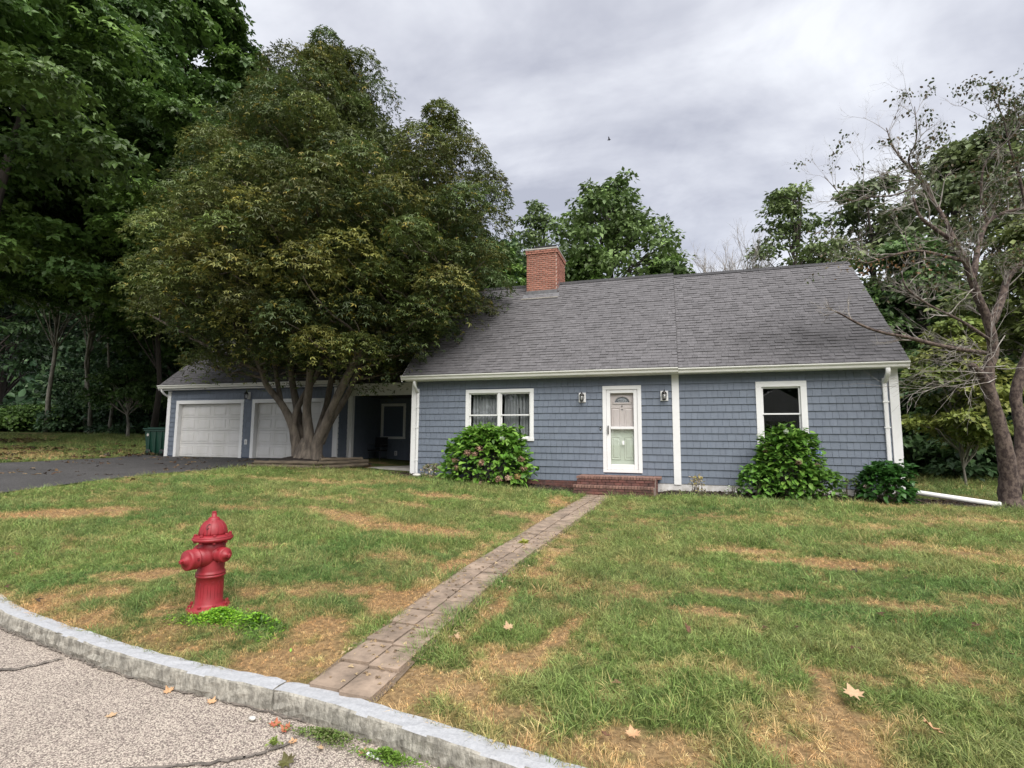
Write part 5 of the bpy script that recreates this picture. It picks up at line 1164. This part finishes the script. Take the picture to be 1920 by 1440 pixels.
for i in range(len(C)):
    dd = np.linalg.norm((NA[:, :3]-C[i])*np.array([1, 1, 1.3]), axis=1)+np.where(NA[:, 2] > C[i][2]-.2, 2.5, 0); j = int(dd.argmin())
    branchlets(q, NA[j, :3], C[i], min(.05, NA[j, 3]*.6), .01, g, 5, 6, -.04)
q.build('trunk', M['bark'], MP, smooth=True)
P, D, U, idx, g2 = clump_leaves(C, Rr*1.02, 440, 100, .92, .22, .09, .10, .26)
PAL = [(.090, .128, .036), (.125, .155, .042), (.075, .112, .036), (.20, .205, .055), (.105, .115, .042), (.085, .125, .044), (.10, .138, .038), (.12, .145, .04)]
tt_ = tint_for(idx, len(C), g2, PAL, .22, .95); hi = (g2.random(len(idx)) < .035) ; tt_[hi] = np.array((.30, .25, .05))
D[:, 2] += .05; k_ = 9000; zi = g2.uniform(5.0, 13.0, k_); li, ri = np.interp(zi, OZ, OL), np.interp(zi, OZ, OR_); ai = g2.random(k_)*6.28; ri_ = np.sqrt(g2.random(k_))*.62
Pi = np.c_[(li+ri)/2+np.cos(ai)*ri_*(ri-li)/2, 13.6+np.sin(ai)*ri_*np.minimum((ri-li)*.4, 5.0), zi]; Ui = g2.normal(size=(k_, 3))+np.array([0, 0, 1.2])
P = np.r_[P, Pi]; D = np.r_[D, g2.normal(size=(k_, 3))]; U = np.r_[U, Ui]; tt_ = np.r_[tt_, np.tile(np.array([[.09, .115, .035]]), (k_, 1))]
leaves('crown', P, D, U, .128*(.65+.6*g2.random(len(P)))*np.r_[np.ones(len(P)-k_), np.full(k_, 1.7)], tt_, 'star', M['leaf'], MP)

# ------------------------------------------------------------------ other trees
GL = [(.075, .140, .030), (.095, .165, .036), (.060, .115, .030), (.12, .20, .042)]
DK = [(.065, .122, .052), (.085, .150, .056), (.052, .102, .050)]
MID = [(.075, .135, .040), (.09, .155, .042), (.058, .11, .036)]
YG = [(.20, .24, .055), (.16, .21, .055), (.25, .27, .07)]
tree('broadleaf_tree', 'tall bright green maple overhanging the driveway at the left edge', 'tree', -27.0, 13.5, .8, 22.0, 10.2, 6.6, .35, GL, 340, 340, .24, 201, 'maple', bstep=999, clump_r=(1.0, 1.9), flat=.5, hollow=.5)
tree('broadleaf_tree', 'tall green maple behind the garage with its crown above the bronze maple', 'tree', -27.5, 21.5, 1.2, 28, 8.0, 8, .15, GL, 210, 215, .36, 202, 'maple', bstep=12, clump_r=(1.3, 2.3), flat=.55)
woods = [(-40.6, 24.3, 23, 5.2, .15, 'barkpale', 'leaning grey trunk second from the left edge of the woods', (2, 0)), (-38.2, 25.2, 24, 5.0, .14, 'barkpale', 'straight dark tree in the woods beside the pale slender trunk', (0, 0)), (-35.6, 23.7, 20, 3.6, .11, 'barkpale', 'slender pale trunk at the edge of the left woods', (1.2, 0)),
 (-33.0, 23.0, 17, 3.4, .09, 'barkpale', 'thin sapling between the pale trunk and the small round tree', (1, 0)), (-54, 27, 22, 5.5, .4, 'barkdark', 'dark tree at the left edge of the woods', (0, 0)), (-35.5, 30, 22, 5, .4, 'barkdark', 'dark tree behind the small round tree', (0, 0)),
 (-30.0, 25.5, 23, 5, .16, 'bark', 'reddish brown trunk just left of the garage corner', (0, 0)), (-25.0, 31, 23, 5.5, .4, 'barkdark', 'dark tree directly behind the garage roof', (0, 0)), (-50, 36, 26, 6.5, .45, 'barkdark', 'far dark tree deep in the left woods', (0, 0)), (-41, 37, 27, 6.5, .45, 'barkdark', 'tall dark tree in the second row of the left woods', (0, 0)),
 (-33, 38, 27, 6.5, .45, 'barkdark', 'tall dark tree in the second row behind the reddish trunk', (0, 0)), (-18, 33, 19, 5.5, .4, 'barkdark', 'dark tree behind the breezeway, hidden by the bronze maple', (0, 0)), (-62, 33, 26, 7, .45, 'barkdark', 'broad dark tree beyond the left edge of the woods', (0, 0))]
for i, (x, y, hh, cr, tr, bk, lb, ln) in enumerate(woods):
    tree('woodland_tree', lb, 'tree', x, y, h1(x, y), hh, cr, 5.0 if i > 3 else 9.0, tr, DK if i % 3 else MID, 95, 230, .46, 300+i*3, group='trees of the woods on the left', clump_r=(1.4, 2.6), bark=bk, lean=ln, hollow=.3)
tree('small_tree', 'small round green tree with two thin trunks left of the green bin', 'tree', -30.4, 22.3, h1(-30.4, 22.3), 4.2, 2.1, 1.9, .10, [(.10, .17, .05), (.12, .19, .06), (.07, .13, .04)], 40, 170, .22, 401, clump_r=(.5, .9), bark='barkpale')
UND = [(-46, 24.5, 4.2, 1.8), (-42.5, 25, 3.6, 1.9), (-39.5, 26, 3.0, 2.6), (-50, 24, 4.0, 2.2), (-36.5, 27.5, 3.0, 3.6), (-33.5, 26, 3.0, 3.4), (-29, 28.5, 3.5, 5), (-53, 26, 4, 3.2), (-47, 29.5, 4, 5), (-40, 31, 4, 6)]
for i, (x, y, r_, hh) in enumerate(UND):
    lb = ['leafy green bush at the far edge of the left lawn', 'spreading bush in front of the pale trunk', 'low bush under the thin sapling', 'low green bush at the left edge of the picture', 'dark undergrowth bush left of the small round tree', 'dark undergrowth bush behind the small round tree', 'dark bush behind the green bin', 'dark bush at the far left under the trees', 'tall dark bush between the leaning trunks', 'tall dark bush deep in the woods'][i]
    tree('bush', lb, 'bush', x, y, h1(x, y)-.2, hh, r_, .1, .06, ([(.10, .18, .045), (.13, .22, .05)] if i in (0, 1, 3) else DK), 34, 190, .26, 430+i*2, clump_r=(.7, 1.3), hollow=.3)
def foliage_mass(name, label, x0, x1, y0, y1, z0, z1, n, size, pal, seed, ztop=None):
    g = np.random.default_rng(seed); x = g.uniform(x0, x1, n); y = y0+(y1-y0)*(x-x0)/(x1-x0)+g.normal(size=n)*1.6; zt = (z1-z0)*(.7+.5*fbm(x, x*0+seed, .25, 3, 3)); z = z0+zt*g.random(n)
    pal = np.array(pal); o = leaves(name, np.c_[x, y, z], g.normal(size=(n, 3)), g.normal(size=(n, 3))+np.array([0, 0, .6]), size*(.6+.8*g.random(n)), pal[g.choice(len(pal), n)]*(.7+.6*g.random((n, 1))), 'broad', M['leaf']); tag(o, label, kind='stuff'); return o
foliage_mass('distant_woods', 'dark mass of woods far behind the left trees', -150, -12, 50, 46, 0, 21, 52000, 1.2, DK, 11)
foliage_mass('distant_woods', 'dark mass of woods behind the right hand trees', 4, 45, 42, 30, -3, 9, 15000, .9, DK, 12)
# behind the house
tree('broadleaf_tree', 'tall leafy tree rising behind the roof right of the chimney', 'tree', -3.4, 30.5, 0, 17.3, 5.6, 6.5, .34, [(.135, .20, .065), (.16, .235, .075), (.11, .17, .06)], 170, 74, .33, 501, clump_r=(.6, 1.4), hollow=.15, flat=.6)
tree('broadleaf_tree', 'thin feathery tree behind the chimney with sky showing through', 'tree', -7.9, 31, 0, 16.6, 3.6, 6, .22, [(.14, .20, .08), (.17, .235, .09)], 90, 52, .27, 504, clump_r=(.5, 1.1), hollow=.1)
tree('broadleaf_tree', 'low green tree between the chimney and the bronze maple', 'tree', -9.4, 28, .3, 12.6, 2.8, 4, .25, GL, 60, 210, .28, 507, clump_r=(.7, 1.3), hollow=.2)
tree('broadleaf_tree', 'low dense green tree just right of the chimney', 'tree', -4.2, 27.5, .3, 11.6, 2.3, 4, .22, [(.095, .165, .035), (.115, .195, .042)], 55, 200, .25, 510, clump_r=(.7, 1.2), hollow=.2)
tree('broadleaf_tree', 'low dense tree behind the ridge where the two roofs meet', 'tree', .2, 29, .3, 10.8, 2.6, 4, .22, [(.08, .135, .038), (.10, .165, .04)], 55, 130, .27, 513, clump_r=(.7, 1.2), hollow=.2)
tree('broadleaf_tree', 'airy green tree behind the right roof next to the bare tree', 'tree', 6.9, 32, -.5, 16.6, 3.5, 6, .25, [(.14, .195, .075), (.17, .225, .085)], 110, 66, .28, 516, clump_r=(.6, 1.2), hollow=.15)
tree('broadleaf_tree', 'green tree above the right end of the roof ridge', 'tree', 10.6, 31, -.5, 16.0, 3.8, 5, .3, [(.125, .175, .07), (.15, .20, .075)], 95, 100, .32, 519, clump_r=(.8, 1.5), hollow=.2)
tree('broadleaf_tree', 'broad grey green tree crown behind the dogwood branches', 'tree', 13.6, 27, -.5, 15.6, 5.0, 5, .34, [(.115, .15, .065), (.14, .175, .07)], 130, 115, .32, 522, clump_r=(.9, 1.7), hollow=.25)
tree('evergreen_tree', 'dark dense tree just right of the roof end', 'tree', 9.3, 23.5, -.3, 9.4, 2.6, 1.5, .3, [(.07, .13, .042), (.09, .155, .045)], 90, 230, .24, 525, clump_r=(.7, 1.3), hollow=.3)
tree('understory_tree', 'yellow green sapling behind the right corner board', 'tree', 7.75, 17.3, .1, 4.7, 1.2, 1.35, .035, YG, 60, 150, .17, 528, clump_r=(.35, .7), hollow=.2, bark='barkpale')
tree('understory_tree', 'yellow green canopy behind the dogwood trunk fork', 'tree', 10.9, 18.5, -.1, 8.3, 2.6, 4.3, .14, [(.22, .26, .085), (.18, .225, .075)], 80, 140, .20, 531, clump_r=(.6, 1.1), hollow=.2, bark='barkpale')
for i, (x, y, hh, r_, lb) in enumerate([(9.8, 21.6, 4.6, 2.2, 'dark bush at the end of the right lawn behind the drain pipe'), (13, 20.5, 5.0, 2.8, 'dark bush behind the dogwood trunk'), (16.5, 18, 5.0, 3, 'dark bush beyond the right edge of the picture'), (11.5, 25, 6.2, 3.4, 'tall dark bush under the grey green crown'), (7.4, 24.6, 6.0, 2.2, 'tall dark bush behind the yellow green sapling')]):
    tree('bush', lb, 'bush', x, y, h1(x, y)-.3, hh, r_, -.1, .08, DK, 60, 230, .24, 560+i*2, clump_r=(.7, 1.3), hollow=.3)

# bare trees: recursive twigs
def twigs(mb, p, d, L_, r, lvl, g, up=.25, spread=.6, tips=None, nsub=3):
    n = 4; P = [np.array(p)]; dd = np.array(d)/np.linalg.norm(d)
    for i in range(n): dd = dd+g.normal(size=3)*.13+np.array([0, 0, up*.12]); dd /= np.linalg.norm(dd); P.append(P[-1]+dd*L_/n)
    mb.tube(P, np.linspace(r, r*.45, n+1), 4 if r < .02 else 6, cap=False)
    if tips is not None and lvl <= 1: tips.append(P[-1])
    if lvl <= 0: return
    for k in range(nsub+int(g.random()*2)):
        f = .25+.75*g.random(); j = min(n-1, int(f*n)); q0 = P[j]+(P[j+1]-P[j])*(f*n-j); nd = dd+g.normal(size=3)*spread+np.array([0, 0, up]); twigs(mb, q0, nd, L_*(.5+.25*g.random()), r*.5, lvl-1, g, up, spread, tips, nsub)
def bare_tree(label, x, y, z, hh, seed):
    g = np.random.default_rng(seed); t = thing('bare_tree', (x, y, z), label, 'tree', ); mb = MB(); T = [(x, y, z-.2), (x+.1, y, z+hh*.35), (x, y+.1, z+hh*.6), (x+.1, y, z+hh*.8)]; mb.tube(T, [.2, .15, .1, .06], 7)
    for k in range(16):
        a = g.random()*6.28; f = .5+.5*g.random(); twigs(mb, (x+.05, y, z+hh*(.45+.35*f)), (math.cos(a)*.55, math.sin(a)*.4, 1.1), hh*.20, .035, 3, g, .35, .42)
    mb.build('branches', M['twig'], t)
bare_tree('leafless grey tree behind the ridge, left of a pair', 2.5, 30, 0, 11.2, 71); bare_tree('leafless grey tree behind the ridge, right of a pair', 4.4, 31, -.2, 12.0, 72)

# dogwood at the right edge
DG = thing('dogwood_tree', (6.5, 12.9, .2), 'half bare dogwood with flaky bark at the right edge', 'tree')
DL = {'t': [(6.50, 12.90, .0, .44), (6.50, 12.90, .25, .34), (6.49, 12.90, .55, .27), (6.48, 12.85, .95, .235), (6.42, 12.80, 1.49, .21), (6.31, 12.75, 2.13, .18), (6.18, 12.70, 2.67, .16), (6.02, 12.60, 2.91, .125), (5.85, 12.50, 3.05, .085)],
 't2': [(6.60, 13.0, .5, .24), (6.86, 13.10, 1.38, .19), (6.90, 13.15, 1.92, .17), (6.90, 13.20, 2.48, .16), (7.06, 13.20, 3.03, .15), (7.32, 13.20, 3.81, .12), (7.60, 13.20, 5.15, .09)],
 'a': [(6.22, 12.75, 2.55, .14), (6.28, 12.80, 3.00, .125), (6.39, 12.80, 3.39, .115), (6.29, 12.70, 3.98, .10), (6.12, 12.60, 4.42, .09), (5.99, 12.50, 4.79, .08), (5.86, 12.40, 5.16, .07), (5.66, 12.30, 5.54, .055), (5.32, 12.20, 5.82, .045), (4.98, 12.00, 6.06, .035), (4.85, 11.90, 6.43, .025)],
 'b': [(5.86, 12.40, 5.16, .06), (5.72, 12.50, 5.78, .05), (5.61, 12.60, 6.30, .045), (5.49, 12.70, 6.72, .04), (5.41, 12.70, 7.03, .035), (5.06, 12.60, 7.45, .028), (4.80, 12.50, 7.87, .018), (4.70, 12.50, 8.32, .01)],
 'c': [(5.41, 12.70, 6.91, .03), (5.16, 12.40, 7.10, .025), (4.98, 12.30, 7.43, .02), (5.11, 12.20, 7.82, .014), (5.08, 12.10, 8.48, .008)],
 'd': [(6.36, 12.70, 3.9, .09), (6.68, 12.90, 4.51, .08), (6.85, 13.00, 4.92, .07), (7.20, 13.10, 5.27, .06), (7.49, 13.10, 5.58, .05)],
 'e': [(6.02, 12.50, 4.84, .07), (6.30, 12.80, 5.60, .06), (6.57, 13.00, 6.12, .05), (6.97, 13.20, 6.39, .045), (7.44, 13.30, 6.49, .04)],
 'low': [(6.23, 12.70, 3.30, .05), (5.60, 12.30, 3.34, .05), (5.04, 12.00, 3.42, .045), (4.52, 11.80, 3.55, .04), (4.10, 11.60, 3.61, .035), (3.71, 11.50, 3.75, .03), (3.33, 11.40, 3.98, .02), (3.20, 11.40, 4.07, .012)],
 'mid': [(5.88, 12.40, 5.16, .05), (5.38, 12.10, 5.22, .035), (4.85, 11.90, 5.31, .03), (4.35, 11.80, 5.22, .022), (3.90, 11.70, 5.08, .015), (3.67, 11.70, 5.19, .008)],
 'far': [(5.32, 12.70, 7.04, .025), (4.79, 12.50, 6.78, .02), (4.23, 12.30, 6.70, .016), (3.79, 12.20, 6.66, .012), (3.34, 12.10, 7.21, .006)],
 'top': [(7.44, 13.30, 6.49, .04), (7.31, 13.20, 7.18, .03), (7.10, 13.00, 7.71, .022), (6.97, 12.90, 8.39, .014), (6.77, 12.80, 8.85, .008)],
 'top2': [(6.57, 13.00, 6.12, .04), (6.48, 12.90, 6.79, .03), (6.57, 12.80, 7.44, .022), (7.01, 12.70, 7.90, .015), (7.31, 12.60, 8.49, .008)],
 'm3': [(6.33, 12.70, 3.54, .04), (5.64, 12.30, 3.93, .03), (5.04, 12.10, 4.25, .022), (4.66, 12.00, 4.59, .016), (4.59, 12.00, 4.93, .01)]}
g = np.random.default_rng(808); qt = MB(); tw = MB(); tips = []
for k_, v in DL.items():
    S_ = smooth_path(np.array(v), 4); (qt).tube(S_[:, :3], S_[:, 3]*(.62 if k_ in ('t', 't2') else .86), 11 if k_ in 't2' else 8, jitter=.09 if k_[0] == 't' else .05)
    if k_ in ('t', 't2'): continue
    n = len(S_); cnt = {'low': 7, 'a': 15, 'b': 14, 'e': 10, 'd': 7}.get(k_, 10)
    for i in range(cnt):
        j = int(n*(.25+.73*g.random())); j = min(n-2, j); dirn = S_[j+1, :3]-S_[j, :3]; dirn /= np.linalg.norm(dirn)
        L_ = g.uniform(.38, .74)*(.6 if k_ == 'low' else 1); twigs(tw, S_[j, :3], dirn*.8+g.normal(size=3)*.55+np.array([-.1, -.1, .35]), L_, min(.014, S_[j, 3]*.5), 3 if k_ != 'low' else 2, g, .12, .5, tips)
for i in range(20):    # dead twig fan above the fork
    p = np.array([6.25, 12.72, 3.05])+g.normal(size=3)*np.array([.15, .1, .3]); twigs(tw, p, np.array([-1.0, -.5, .25])+g.normal(size=3)*.55, g.uniform(.6, 1.25), .010, 2, g, .05, .4)
qt.build('trunk', M['dogbark'], DG, smooth=True); tw.build('twigs', M['twig'], DG)
tips = np.array(tips); sel = tips[(g.random(len(tips)) < np.where(tips[:, 0] > 6.3, .13, .05)) & ((tips[:, 0] > 5.0) | (g.random(len(tips)) < .35)) & (tips[:, 2] > 4.4)]
idx = np.repeat(np.arange(len(sel)), 12); P = sel[idx]+g.normal(size=(len(idx), 3))*np.array([.085, .085, .05]); D = g.normal(size=(len(idx), 3))*.6+np.array([0, 0, -.7])
pal = np.array([(.06, .085, .03), (.08, .10, .035), (.10, .075, .035)]); leaves('leaf_cluster', P, D, g.normal(size=(len(idx), 3))+np.array([0, 0, .5]), g.uniform(.045, .085, len(idx)), pal[g.choice(3, len(idx))], 'broad', M['leaf'], DG)
n = 110; P = np.array([4.35, 11.8, 5.05])+g.normal(size=(n, 3))*np.array([.5, .2, .10]); leaves('dry_leaves', P, g.normal(size=(n, 3))+np.array([0, 0, -.7]), g.normal(size=(n, 3)), g.uniform(.05, .09, n), np.array([(.25, .13, .06), (.18, .14, .05)])[g.choice(2, n)], 'oval', M['leaf'], DG)

# ------------------------------------------------------------------ fallen leaves and litter
def maple_leaf(name, label, x, y, z, s, m, rz_, tilt=.15, cat='leaf', curl=.25, group=None):
    out = [(0, -.5), (.10, -.12), (.42, -.28), (.36, -.08), (.62, .08), (.40, .14), (.44, .30), (.22, .26), (.18, .42), (.0, .68), (-.16, .40), (-.24, .27), (-.46, .32), (-.40, .13), (-.62, .05), (-.35, -.08), (-.40, -.28), (-.10, -.12)]
    V = [(0, .05, 0)]+[(a, b, curl*(a*a+b*b)*(.6+.8*random.random())) for a, b in out]; n = len(out)
    F = [(0, 1+i, 1+(i+1) % n) for i in range(n)]; V = np.array(V)*s; V = V@(rotz(rz_)@rotx(tilt)@roty(random.uniform(-.2, .2))).T; V2 = V-np.array([0, 0, s*.015]); VV = np.concatenate([V, V2]); k = len(V)
    VV[:, 2] -= VV[:, 2].min()*.6; F2 = F+[tuple(j+k for j in f)[::-1] for f in F]
    o = link_mesh(name, VV+np.array([x, y, z]), F2, M[m], None); tag(o, label, cat, group); return o
def gz_(x, y): return h1(x, y)+.035
maple_leaf('fallen_leaf', 'large tan maple leaf on the grass at lower right', .91, 3.30, gz_(.91, 3.30)+.02, .095, 'leafpale', .3, .35)
maple_leaf('fallen_leaf', 'dark brown curled leaf standing in the grass, middle right', .09, 3.96, gz_(.09, 3.96)+.02, .075, 'leafbrown', 1.3, .9, curl=.6)
maple_leaf('fallen_leaf', 'light brown leaf in the grass near the lower right corner', 1.16, 3.05, gz_(1.16, 3.05)+.02, .085, 'leafdry', 2.1, .35, curl=.5)
maple_leaf('fallen_leaf', 'small pale leaf in the grass right of the walkway', -1.13, 3.63, gz_(-1.13, 3.63)+.02, .07, 'leafpale', .8, .5, curl=.5)
maple_leaf('fallen_leaf', 'small tan leaf in the straw grass by the curb, below the walkway leaf', -.20, 2.64, gz_(-.2, 2.64), .065, 'leafdry', .4, .3, curl=.6)
maple_leaf('fallen_leaf', 'dark purple brown leaf in the straw grass near the bottom edge', -.32, 2.60, gz_(-.32, 2.6), .055, 'leafbrown', 2.4, .3, curl=.6)
maple_leaf('fallen_leaf', 'pale leaf in the grass near the upper end of the straw strip', -1.43, 3.42, gz_(-1.43, 3.42), .05, 'leafpale', 1.9, .4, curl=.5)
maple_leaf('fallen_leaf', 'curled tan leaf on the street under the long curb stone', -2.93, 2.52, .004, .055, 'leafdry', 1.4, .3, curl=.7)
maple_leaf('fallen_leaf', 'brown leaf in the gutter left of the curb joint', -2.58, 2.50, .004, .05, 'leafdry', .2, .2, curl=.6)
maple_leaf('fallen_leaf', 'pale flat leaf alone on the open street', -2.98, 2.22, .004, .05, 'leafpale', .9, .1, curl=.3)
maple_leaf('fallen_leaf', 'bright orange red leaf in the gutter below the curb joint', -2.06, 2.42, .004, .055, 'leafred', .4, .25, curl=.5)
maple_leaf('fallen_leaf', 'red leaf touching the orange one in the gutter', -1.97, 2.40, .006, .06, 'leafred', 1.7, .2, curl=.5)
maple_leaf('fallen_leaf', 'orange brown leaf on the street between sprout and weeds', -1.86, 2.32, .004, .04, 'leafdry', .9, .2, curl=.5)
maple_leaf('fallen_leaf', 'small red brown leaf on top of the gutter weeds', -1.74, 2.43, .02, .04, 'leafred', 2.9, .4, curl=.5)
maple_leaf('fallen_leaf', 'peach coloured leaf below the gutter weeds', -1.69, 2.32, .004, .04, 'leafpale', 2.2, .2, curl=.5)
maple_leaf('fallen_leaf', 'orange leaf left of the white paper scrap', -1.47, 2.35, .004, .045, 'leafdry', .1, .2, curl=.5)
maple_leaf('fallen_leaf', 'olive green curled leaf on the street near the bottom edge', -1.77, 2.17, .004, .07, 'leafgreen', 1.1, .55, curl=.7)
q = MB(); q.box(-.055, .055, -.018, .018, 0, .003, rotz(-.15)@roty(.06), np.zeros(3)); V = np.concatenate(q.V)+np.array([-1.385, 2.335, .012])
tag(link_mesh('paper_scrap', V, q.F, M['paper'], None), 'white scrap of paper in the gutter', 'litter')
# leaf litter on the drive and left lawn
def litter(name, label, x0, x1, y0, y1, n, size, seed, zoff, pal=((.10, .055, .03), (.22, .14, .07), (.05, .035, .025), (.3, .22, .12))):
    g = np.random.default_rng(seed); x = g.uniform(x0, x1, n); y = g.uniform(y0, y1, n); k = fbm(x, y, .8, seed, 3) > .5; x, y = x[k], y[k]; n = len(x); pal = np.array(pal)
    o = leaves(name, np.c_[x, y, H(x, y)+zoff], np.c_[g.normal(size=(n, 2)), g.normal(size=n)*.25], np.c_[g.normal(size=(n, 2))*.3, np.ones(n)], size*(.6+.7*g.random(n)), pal[g.choice(4, n)], 'maple', M['leaf']); tag(o, label, kind='stuff')
litter('leaf_litter', 'dead leaves scattered on the driveway before the garage doors', -17.8, -10.9, 8.0, 14.4, 420, .09, 41, .035)
litter('leaf_litter', 'dead leaves strewn over the shady left lawn', -30, -18.2, 8.0, 17, 2600, .13, 42, .10)
litter('leaf_litter', 'dead leaves at the foot of the big maple', -11.6, -8.8, 11.4, 14.3, 700, .08, 43, .05)
litter('leaf_litter', 'tiny scraps of dead leaf scattered in the front lawn', -9, 5, 3, 12, 260, .045, 44, .045)
litter('leaf_litter', 'dead grass and leaf scraps on the walkway pavers', -2.05, -1.4, 2.7, 12.2, 900, .024, 45, .034, ((.42, .30, .17), (.30, .21, .12), (.20, .14, .09), (.5, .38, .22)))

# bird far above
q = MB(); bc = np.array([-5.94, 57.55, 36.2]); q.tube([bc+np.array([-.2, 0, 0]), bc, bc+np.array([.22, 0, .02])], [.02, .07, .02], 6); bd = thing('bird', tuple(bc), 'tiny dark bird flying high in the grey sky', 'bird'); q.build('body', M['black'], bd)
for s_ in (-1, 1): q = MB(); q.add([bc+np.array(v) for v in ((-.08, 0, .03), (.10, 0, .03), (.04, s_*.42, .16), (-.04, s_*.40, .16), (-.08, 0, .02), (.10, 0, .02), (.04, s_*.42, .15), (-.04, s_*.40, .15))], [(0, 1, 2, 3), (4, 7, 6, 5), (0, 4, 5, 1), (1, 5, 6, 2), (2, 6, 7, 3), (3, 7, 4, 0)]); q.build('wing', M['black'], bd)

# ------------------------------------------------------------------ across the street (seen mirrored in the windows)
NH = thing('neighbour_house', (8.5, -22, 0), 'pale gabled house across the street, seen mirrored in the right window', 'house')
box('walls', M['trim'], NH, 4.5, 12.5, -28, -20, 0, 3.0); q = MB(); q.add([(4, -19.7, 2.9), (13, -19.7, 2.9), (8.5, -19.7, 5.6), (4, -28.3, 2.9), (13, -28.3, 2.9), (8.5, -28.3, 5.6)], [(0, 1, 2), (3, 5, 4), (0, 2, 5, 3), (1, 4, 5, 2), (0, 3, 4, 1)]); q.build('roof', M['white_found'], NH)
box('window', M['black'], NH, 6, 7.2, -19.98, -19.9, 1, 2.3); box('window', M['black'], NH, 9.5, 10.7, -19.98, -19.9, 1, 2.3)
for i, (x, y) in enumerate([(-22, -22), (-13, -25), (-4, -24), (3, -30), (10, -33), (17, -27), (24, -22)]):
    tree('street_tree', ['dark tree across the street, far left behind the camera', 'dark tree across the street, second from the left behind the camera', 'dark tree across the street straight behind the camera', 'dark tree behind the gabled house, left of its roof', 'dark tree behind the gabled house, right of its roof', 'dark tree across the street right of the gabled house', 'dark tree across the street, far right behind the camera'][i], 'tree', x, y, 0, 15, 5, 2.2, .35, DK, 60, 90, .8, 700+i*2, group='trees across the street', clump_r=(1.6, 2.6), hollow=.2)
